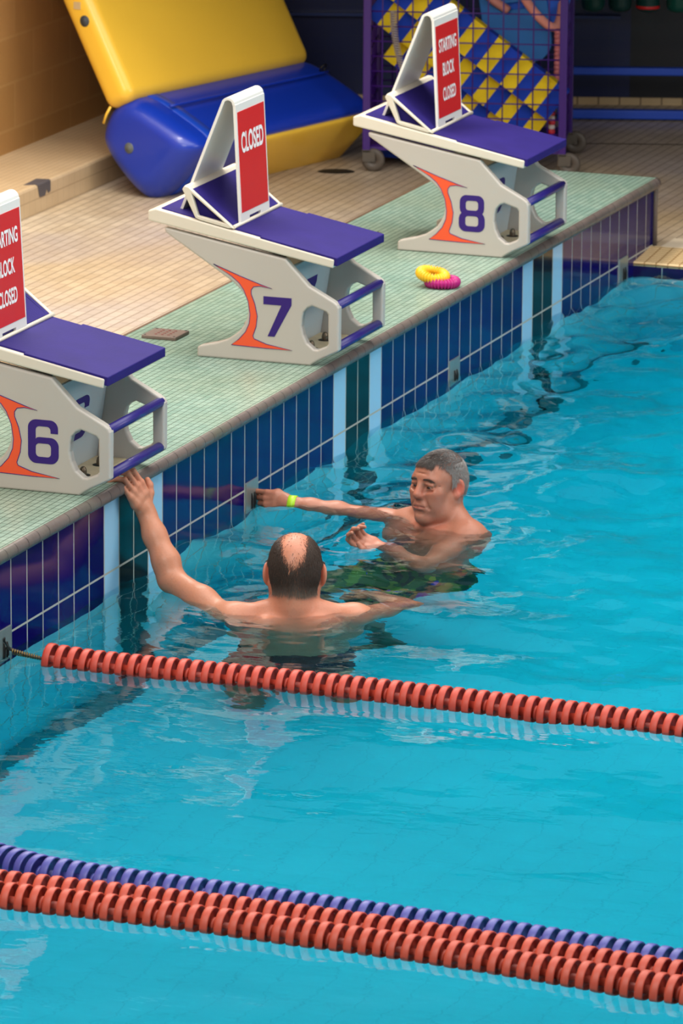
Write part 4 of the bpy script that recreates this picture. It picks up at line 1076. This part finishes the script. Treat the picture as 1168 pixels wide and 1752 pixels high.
def strands(name, H, F, pts, dirs, length, rad, cols, mat, parent, lift=.004, curve=.6, seg=4):
    """thin tapered hairs: start at pts (world) heading along dirs, hugging the skin of field F"""
    n = len(pts); P = pts.copy(); D = dirs/np.linalg.norm(dirs, axis=1)[:, None]
    rows = [P.copy()]; step = (length/seg)[:, None]
    def grad(p, e=.0015):
        return np.stack([F.eval(p+np.eye(3)[i]*e)-F.eval(p-np.eye(3)[i]*e) for i in range(3)], 1)/(2*e)
    for q in range(seg):
        G = grad(P); G /= np.maximum(1e-6, np.linalg.norm(G, axis=1)[:, None])
        D = D-G*(D*G).sum(1)[:, None]*curve; D /= np.maximum(1e-6, np.linalg.norm(D, axis=1)[:, None])
        P = P+D*step; dd = F.eval(P); tgt = lift*(q+1)/seg+.0008
        P = P+G*np.maximum(tgt-dd, 0)[:, None]; rows.append(P.copy())
    R = np.stack(rows, 1)                        # n, seg+1, 3
    V = []; Fc = []; C = []
    side = np.cross(R[:, 1]-R[:, 0], np.array([.3, .5, .8])); side /= np.maximum(1e-9, np.linalg.norm(side, axis=1)[:, None]); up = np.cross(side, R[:, 1]-R[:, 0]); up /= np.maximum(1e-9, np.linalg.norm(up, axis=1)[:, None])
    for q in range(seg+1):
        r = rad*(1-.8*q/seg)
        for a in (0, 2.094, 4.189): V.append(R[:, q]+side*(r*math.cos(a))+up*(r*math.sin(a)))
    m = 3*(seg+1); Vv = np.stack(V, 1).reshape(-1, 3); base = (np.arange(n)*m)[:, None]
    fl = [[q*3+a, q*3+(a+1) % 3, (q+1)*3+(a+1) % 3, (q+1)*3+a] for q in range(seg) for a in range(3)]
    Fc = (base[:, None, :]+np.array(fl)[None]).reshape(-1, 4)
    return sdf_mesh(name, Vv, Fc, mat, parent, np.repeat(cols, m, 0))

def surf_points(F, H, dirs, r0=.03, r1=.22):
    """cast from the head centre outwards onto the skin"""
    o = H(0, 0, .02); w = dirs@H.R; lo = np.full(len(dirs), r0); hi = np.full(len(dirs), r1)
    for _ in range(22):
        mid = (lo+hi)/2; d = F.eval(o+w*mid[:, None]); lo = np.where(d < 0, mid, lo); hi = np.where(d < 0, hi, mid)
    return o+w*lo[:, None], w

SK = np.array(lin((206, 146, 116)))
def tones(V, base, spots):
    c = np.tile(np.array(lin(base)), (len(V), 1))
    for p, r, rgb, w in spots:
        d = np.linalg.norm((V-np.array(p))/np.array(r), axis=1); k = (np.clip(1-d, 0, 1)**.7*w)[:, None]; c = c*(1-k)+np.array(lin(rgb))*k
    return c
def garment(name, F, lo, hi, h, keep, mat, parent):
    """cloth as an offset of field F where keep(P) is negative"""
    g, o = F.grid(lo, hi, h); n = g.shape
    ax = [o[i]+h*np.arange(n[i]) for i in range(3)]; X, Y, Z = np.meshgrid(*ax, indexing='ij')
    k = keep(X, Y, Z).astype(np.float32); V, Fc = surface_nets(np.maximum(g, k), o, h)
    return sdf_mesh(name, V, Fc, mat, parent)

# =================================================== the balding swimmer holding the coping, seen from behind
def swimmer_back():
    S = 1.06
    f = np.array((.94, .341, 0)); B = Frame((-.455, -.632, -.300), f, sc=S)
    F = Field()
    c = lambda a, b, ra, rb, k=.03, sub=False: F.cone(B(*a), B(*b), ra*S, rb*S, k, sub)
    e = lambda p, r, k=.03, sub=False: F.ell(B(*p), np.array(r)*S, k, B.R, sub)
    # torso
    e((.01, 0, -.13), (.115, .180, .15)); e((.03, 0, -.28), (.125, .170, .20), .05); e((.04, 0, -.44), (.135, .165, .16), .05); e((.02, 0, -.57), (.130, .172, .12), .05)
    for s in (-1, 1):
        c((.0, s*.03, .004), (.005, s*.150, -.030), .038, .040, .035)        # trapezius
        e((-.075, s*.085, -.105), (.045, .062, .095), .04)                  # shoulder blade
        e((.0, s*.185, -.052), (.066, .062, .072), .035)                    # deltoid
        e((.02, s*.165, -.17), (.07, .05, .13), .05)                        # lat
        hip = (.03, s*.088, -.60); kn = (.34, s*.15, -.86); an = (.10, s*.15, -1.08)
        c(hip, kn, .092, .062, .05); c(kn, (.20, s*.15, -.985), .056, .056, .03); c((.20, s*.15, -.985), an, .056, .040, .02)
        c((.05, s*.15, -1.125), (.27, s*.17, -1.135), .034, .026, .02); c(an, (.08, s*.15, -1.12), .040, .036, .02)
    c((-.125, 0, -.03), (-.118, 0, -.45), .010, .012, .045, True)           # spine groove
    # neck and head
    H = Frame(B(.052, 0, .103), np.array((.935, .345, -.12)), (.06, 0, 1), 1.06)
    c((-.006, 0, -.04), (.018, 0, .085), .064, .061, .025); c((.03, 0, .0), (.05, 0, .07), .055, .055, .03)
    c((-.032, 0, .02), (-.026, 0, .075), .038, .038, .03)
    head(F, H, 1)
    # left arm to the coping
    sh = B(.0, .185, -.060); el = np.array((-.390, -.185, -.258)); wr = np.array((-.322, -.072, -.062))
    mid = (sh*.5+el*.5)+np.array((0, 0, .004)); F.chain([sh, mid, el], [.054*S, .046*S, .037*S], .03)
    e1 = el*.72+wr*.28+np.array((-.004, -.010, -.004)); e2 = el*.35+wr*.65
    F.chain([el, e1, e2, wr], [.037*S, .040*S, .034*S, .0285*S], .025)
    F.ell(el+np.array((.0, -.012, -.010)), (.028, .028, .028), .03)
    hand(F, wr, (-.036, .022, .075), (.86, -.42, .05), (-.42, -.86, .25), 1.06, [(12, 70, 24), (14, 66, 24), (16, 64, 24), (18, 60, 24)], thumb=[(.012, .024, -.004), (.032, .050, -.004), (.052, .064, -.006), (.068, .069, -.010)], shift=(-1.0, .05, 0), spread=1.05)
    # right arm spread under the surface
    sh = B(.0, -.185, -.060); el = B(.13, -.34, -.080); wr = B(.37, -.24, -.18)
    F.chain([sh, sh*.5+el*.5, el], [.056*S, .051*S, .042*S], .03); F.chain([el, el*.7+wr*.3, wr], [.042*S, .046*S, .028*S], .025)
    hand(F, wr, B(.5, -.17, -.27)-wr, B.f*.3+B.l, (0, 0, 1), 1.03, [(12, 18, 10)]*4)
    h = .0034
    pts = np.array([q for q in (B(-.25, .5, .3), B(.62, -.6, -1.2), B(-.25, -.6, .3), B(.62, .35, -1.2))]); lo = pts.min(0); hi = pts.max(0)
    lo = np.minimum(lo, (-.66, -1.2, ZF)); hi = np.maximum(hi, (-.15, .10, .08)); lo[0] = -.80; hi[0] = .20; lo[1] = -1.17; hi[1] = .08; lo[2] = ZF+.002; hi[2] = .10
    g, o = F.grid(lo, hi, h); V, Fc = surface_nets(g, o, h)
    col = tones(V, (184, 126, 97), [(B(-.02, 0, -.02), (.16, .26, .12), (196, 116, 88), .55), (H(-.03, 0, .09), (.12, .12, .09), (196, 124, 100), .7), (H(-.012, .085, 0), (.03, .03, .045), (206, 98, 78), .8), (H(-.012, -.085, 0), (.03, .03, .045), (206, 98, 78), .8), (wr*0+np.array((-.32, -.05, .03)), (.06, .06, .05), (208, 128, 100), .5), (el, (.06, .06, .06), (198, 130, 104), .4)])
    body = sdf_mesh('person', V, Fc, skin_material('tanned_skin'), None, col)
    tag(body, 'balding man seen from behind in the water, left hand on the coping', 'person')
    # hair: fringe round the sides and back, bald on top
    hm = hair_material('dark_brown_hair', (46, 32, 26), (86, 68, 56))
    rg = np.random.default_rng(3); n = 34000
    d = rg.normal(size=(n, 3)); d /= np.linalg.norm(d, axis=1)[:, None]
    x, y, z = d.T
    back = -x
    nape = -.42 + .10*np.abs(y)/.8
    # hairline: behind the ears and above the nape, forward of the temples on the sides
    ok = (z > np.where(x < -.15, -.75, .02+.55*np.clip(x+.15, 0, 1))) & (x < .62)
    ok &= ~((x > -.35) & (np.abs(y) > .75) & (z < .05))
    P0, w = surf_points(F, H, d); L = H.local(P0)
    bald = (((L[:, 1]-.004)/.041)**2+((L[:, 2]-.120)/.098)**2 < 1) & (L[:, 2] > .02) | ((L[:, 0] > .0) & (np.abs(L[:, 1]) < .05) & (L[:, 2] > .07))
    soft = rg.random(n) < .10
    bm_ = np.maximum(((L[:, 1]-.004)/.041)**2+((L[:, 2]-.120)/.098)**2, np.where((L[:, 0] > .0) & (np.abs(L[:, 1]) < .05) & (L[:, 2] > .07), 0, 0)); bald &= bm_ < 1.6
    pr = np.clip((bm_-.55)/.75, 0, 1); pr = np.where(L[:, 2] > .0, pr*pr*(3-2*pr), 1); pr = np.where((L[:, 0] > .0) & (np.abs(L[:, 1]) < .045) & (L[:, 2] > .07), .03, pr)
    ok &= rg.random(n) < np.maximum(pr, .02)
    ok &= L[:, 2] > -.056+.005*np.sin(L[:, 1]*60)
    ok &= ~((np.abs(L[:, 1]) > .060) & (L[:, 0] > -.045) & (L[:, 0] < .03) & (L[:, 2] < .036) & (L[:, 2] > -.06))
    d, P0, L, bald = d[ok], P0[ok], L[ok], bald[ok]
    dirs = np.tile(-H.u, (len(d), 1))-H.f*.25+np.outer(np.sign(L[:, 1])*.12, H.l)+rg.normal(size=(len(d), 3))*.16
    grey = np.clip((-.012-L[:, 2])/.035, 0, 1)*.60+.02+rg.random(len(d))*.14
    cols = np.array(lin((40, 28, 24)))*(1-grey[:, None])+np.array(lin((150, 128, 112)))*grey[:, None]
    cols = np.where(bald[:, None], np.array(lin((96, 62, 50))), cols)
    strands('hair', H, F, P0, dirs, np.where(bald, .010, np.where(L[:, 2] < -.05, .010, .020))*(.8+.5*rg.random(len(d))), .00075, cols, hm, body, lift=.004)
    # trunks
    TF = Field()
    TF.ell(B(.04, 0, -.47), np.array((.142, .172, .10))*S, .05, B.R); TF.ell(B(.02, 0, -.57), np.array((.140, .182, .125))*S, .05, B.R)
    for s in (-1, 1): TF.cone(B(.03, s*.088, -.60), B(.27, s*.137, -.80), .104*S, .088*S, .05)
    zt = B(0, 0, -.40)[2]
    o_ = garment('swim_trunks', TF, B(0, 0, -.75)-.45, B(0, 0, -.45)+.45, .006, lambda X, Y, Z: np.maximum(Z-zt, ((X-B.o[0])*B.f[0]+(Y-B.o[1])*B.f[1])-.25*S), plain('charcoal_trunks', (34, 32, 40), .7), body)
    o_['label'] = 'dark charcoal swim trunks'
swimmer_back()

# =================================================== the grey-haired swimmer facing left
def swimmer_front():
    S = 1.05
    f = np.array((-.88, .47, 0)); B = Frame((.797, -.695, -.256), f, (.10, -.02, 1), sc=S)
    F = Field()
    c = lambda a, b, ra, rb, k=.03, sub=False: F.cone(B(*a), B(*b), ra*S, rb*S, k, sub)
    e = lambda p, r, k=.03, sub=False: F.ell(B(*p), np.array(r)*S, k, B.R, sub)
    e((.03, 0, -.15), (.115, .172, .14)); e((.05, 0, -.28), (.120, .160, .18), .05); e((.07, 0, -.43), (.125, .150, .14), .05); e((.08, 0, -.55), (.125, .165, .11), .05)
    for s in (-1, 1):
        c((.0, s*.03, .02), (.01, s*.125, -.046), .040, .036, .04)
        c((.075, s*.02, -.060), (.030, s*.155, -.045), .017, .018, .022)      # collar bone
        e((.095, s*.085, -.185), (.050, .080, .062), .04)                    # chest
        e((.01, s*.142, -.078), (.058, .054, .062), .035)
        e((.02, s*.155, -.19), (.07, .05, .12), .05)
        hip = (.10, s*.085, -.57); kn = (.50, s*.14, -.64); an = (.36, s*.13, -1.05)
        c(hip, kn, .090, .060, .05); c(kn, (.44, s*.135, -.80), .056, .055, .03); c((.44, s*.135, -.80), an, .055, .038, .02)
        c((.32, s*.13, -1.10), (.53, s*.14, -1.12), .033, .024, .02); c(an, (.34, s*.13, -1.10), .038, .035, .02)
    e((.115, 0, -.075), (.022, .020, .018), .03, True)                      # notch at the throat
    hf = np.array((-.925, .375, .07))
    H = Frame((.768, -.690, -.158), hf, (-.03, .03, 1), .96)
    c((-.015, 0, -.03), (-.005, 0, .06), .054, .052, .03)
    F.cone(B(.02, 0, -.04), H(-.030, 0, -.06), .052, .050, .022); F.cone(B(.050, 0, -.05), H(.000, 0, -.088), .034, .026, .022)
    for s in (-1, 1): F.cone(B(.098, s*.014, -.062), H(-.012, s*.058, -.05), .0105, .014, .018)   # neck tendons
    head(F, H, 2)
    # right arm reaching to the anchor plate
    sh = B(.01, -.142, -.078); wr = np.array((.828, -.135, -.290)); el = np.array((.862, -.375, -.330))
    F.chain([sh, sh*.5+el*.5, el], [.052*S, .046*S, .038*S], .03); F.chain([el, el*.68+wr*.32, el*.3+wr*.7, wr], [.038*S, .041*S, .032*S, .0245*S], .025)
    hand(F, wr, (0.004, 1, .03), (-.1, 0, 1), (-.9, -.05, .25), .98, [(22, 58, 28), (40, 62, 30), (44, 62, 30), (48, 62, 30)], thumb=[(.02, .022, -.004), (.05, .036, -.006), (.078, .030, -.008), (.098, .020, -.012)])
    # left arm folded under water, hand breaking the surface
    sh = B(.01, .142, -.078); el = np.array((.435, -.745, -.500)); wr = np.array((.462, -.606, -.330))
    F.chain([sh, sh*.5+el*.5, el], [.054*S, .048*S, .039*S], .03); F.chain([el, el*.7+wr*.3, wr], [.039*S, .043*S, .026*S], .025)
    hand(F, wr, (-.12, .90, .38), (-.80, -.05, .35), (.55, .25, -.75), .98, [(34, 50, 30), (44, 56, 34), (50, 58, 34), (40, 46, 24)], thumb=[(.018, .024, -.006), (.042, .042, -.016), (.066, .046, -.028), (.086, .038, -.036)])
    h = .0034
    lo = np.array((-.02, -1.0, ZF+.002)); hi = np.array((1.02, .02, .02))
    g, o = F.grid(lo, hi, h); V, Fc = surface_nets(g, o, h)
    lips = [(H(.098, 0, -.068), (.018, .030, .012), (176, 92, 84), .75)]
    stub = [(H(.075, 0, -.085), (.06, .06, .05), (168, 128, 116), .35), (H(.05, .05, -.07), (.05, .03, .05), (170, 128, 114), .35)]
    col = tones(V, (164, 110, 88), stub+lips+[(H(.105, 0, -.025), (.03, .03, .03), (180, 98, 80), .6), (H(.07, .045, -.025), (.03, .03, .03), (180, 104, 84), .5), (H(-.012, .085, 0), (.03, .03, .045), (206, 92, 72), .8), (H(0, 0, -.14), (.10, .10, .06), (184, 92, 70), .7), (B(.08, 0, -.1), (.10, .20, .08), (186, 108, 82), .5), (wr, (.09, .09, .09), (190, 112, 90), .5)])
    body = sdf_mesh('person', V, Fc, skin_material('weathered_skin'), None, col)
    tag(body, 'grey haired man facing left in the water, right arm stretched to the wall', 'person')
    hm = hair_material('grey_hair', (150, 146, 142), (90, 84, 80))
    rg = np.random.default_rng(8); n = 16000
    d = rg.normal(size=(n, 3)); d /= np.linalg.norm(d, axis=1)[:, None]
    P0, w = surf_points(F, H, d); L = H.local(P0); x, y, z = L.T
    line = np.where(x > .045, .078, np.where(x > .008, .070-.0*(x), np.where(x > -.020, .030, -.055+.0*(x))))
    line = np.interp(x, [-.12, -.06, -.040, -.03, -.005, .010, .018, .030, .050, .066, .1], [-.030, -.028, -.020, .028, .022, -.004, .045, .062, .078, .092, .11])
    ok = (z > line) & (np.abs(y) < .085)
    d, P0, L = d[ok], P0[ok], L[ok]; x, y, z = L.T
    dirs = np.outer(np.where(z > .075, .9, .15), H.f)+np.outer(np.sign(y)*.25, H.l)-np.outer(np.where(z > .085, .12, .9), H.u)+rg.normal(size=(len(d), 3))*.22
    dark = np.clip((z-.055)/.05, 0, 1)*np.clip((x+.03)/.06, 0, 1)*.75+rg.random(len(d))*.25
    dark = np.clip(dark+np.clip((.10-np.abs(x-.05))/.1, 0, 1)*(z > .07)*.25, 0, 1)
    cols = np.array(lin((176, 172, 170)))*(1-dark[:, None])+np.array(lin((52, 44, 42)))*dark[:, None]
    ln = np.where(z > .07, .020, .011)*(.8+.5*rg.random(len(d)))
    strands('hair', H, F, P0, dirs, ln, .0008, cols, hm, body, lift=.005, curve=.75)
    # fringe falling on the forehead
    n = 900; yy = rg.uniform(-.035, .045, n); dd = np.stack([np.full(n, .085), yy, rg.uniform(.078, .092, n)], 1); dd /= np.linalg.norm(dd, axis=1)[:, None]
    P0, w = surf_points(F, H, dd); dirs = np.tile(-H.u, (n, 1))+np.outer(rg.normal(size=n)*.25-.15, H.l)+H.f*.25
    o_ = strands('hair', H, F, P0, dirs, .022*(.6+.9*rg.random(n)), .0008, np.tile(np.array(lin((54, 44, 40))), (n, 1))*(.8+.6*rg.random((n, 1))), hm, body, lift=.003, curve=.9)
    o_['label'] = 'dark fringe on the forehead'
    # eyebrows
    for s in (-1, 1):
        n = 190; q = rg.random(n); yy = s*(.013+.034*q); zz = .0270+.003*np.sin(q*3.0)-.004*q+rg.normal(size=n)*.0016
        P = H(0, 0, 0)+.96*(np.outer(np.full(n, .10), H.f)+np.outer(yy, H.l)+np.outer(zz, H.u))
        for _ in range(14): P = P-H.f*np.maximum(F.eval(P), -.004)[:, None]*.8
        dirs = np.outer(np.full(n, s*.8), H.l)-np.outer(q*.5-.25, H.u)
        strands('eyebrow', H, F, P, dirs, np.full(n, .010), .0006, np.tile(np.array(lin((74, 58, 50))), (n, 1)), hm, body, lift=.0012, curve=.9)
    # eyes showing between the lids
    me_ = plain('eye_white', (196, 182, 172), .2); mi = plain('dark_iris', (34, 24, 20), .15)
    for s in (-1, 1):
        bm = bmesh.new(); cen = Vector(H(.0785, s*.031, .0012)); fr_ = axis_frame(cen, Vector(H.f)+Vector(H.l)*.12)
        add_lathe(bm, [(0, .0146), (.005, .0137), (.009, .0112), (.0118, .0072), (.0128, 0)], fr_ @ Matrix.Scale(.26, 4, (1, 0, 0)), 20); ey = bm_obj('eye', bm, me_, body)
        bm = bmesh.new(); add_lathe(bm, [(0, .0156), (.006, .0148), (.0072, .0130)], fr_ @ Matrix.Scale(.5, 4, (1, 0, 0)), 16); bm_obj('iris', bm, mi, ey)
    # wrist band
    a = Vector(wr*0+np.array((.828, -.135, -.290))); b = Vector((.858, -.375, -.306)); dv = (b-a).normalized()
    bm = bmesh.new(); add_lathe(bm, [(.027, -.004), (.0312, -.004), (.0318, .010), (.0322, .023), (.028, .023)], axis_frame(a, dv), 28, close=True)
    o_ = bm_obj('wrist_band', bm, plain('lime_band', (166, 212, 36), .4), body); o_['label'] = 'lime green wrist band'
    # patterned board shorts
    t = NT('leaf_print_shorts'); P = t.n('ShaderNodeTexCoord').outputs['Object']
    m_ = t.n('ShaderNodeMapping', {'Vector': P, 'Rotation': (.5, .9, .4), 'Scale': (1, 2.2, 1)}).outputs[0]
    v1 = t.n('ShaderNodeTexVoronoi', {'Vector': m_, 'Scale': 16.0, 'Randomness': 1.0}); rs = t.n('ShaderNodeSeparateColor', {0: v1.outputs['Color']})
    cr_ = t.n('ShaderNodeValToRGB', {0: rs.outputs[0]}); el_ = cr_.color_ramp; el_.interpolation = 'CONSTANT'
    el_.elements[0].color = (*lin((24, 74, 32)), 1); el_.elements[1].position = .3; el_.elements[1].color = (*lin((14, 44, 34)), 1)
    for p_, c_ in ((.5, (84, 108, 34)), (.72, (176, 146, 40)), (.78, (40, 46, 150)), (.9, (24, 78, 52))): q = el_.elements.new(p_); q.color = (*lin(c_), 1)
    t.bsdf(cr_.outputs[0], .7)
    TF = Field(); TF.ell(B(.075, 0, -.47), np.array((.135, .160, .10))*S, .05, B.R); TF.ell(B(.08, 0, -.55), np.array((.136, .176, .115))*S, .05, B.R)
    for s in (-1, 1): TF.cone(B(.10, s*.085, -.57), B(.50, s*.14, -.64), .106*S, .088*S, .05)
    zt = B(0, 0, -.42)[2]
    o_ = garment('board_shorts', TF, B(.2, 0, -.6)-.5, B(.2, 0, -.55)+.5, .006, lambda X, Y, Z: np.maximum(Z-zt, ((X-B.o[0])*B.f[0]+(Y-B.o[1])*B.f[1]+(Z-B.o[2])*B.f[2])-.47*S), t.m, body)
    o_['label'] = 'green and yellow leaf print board shorts'
swimmer_front()
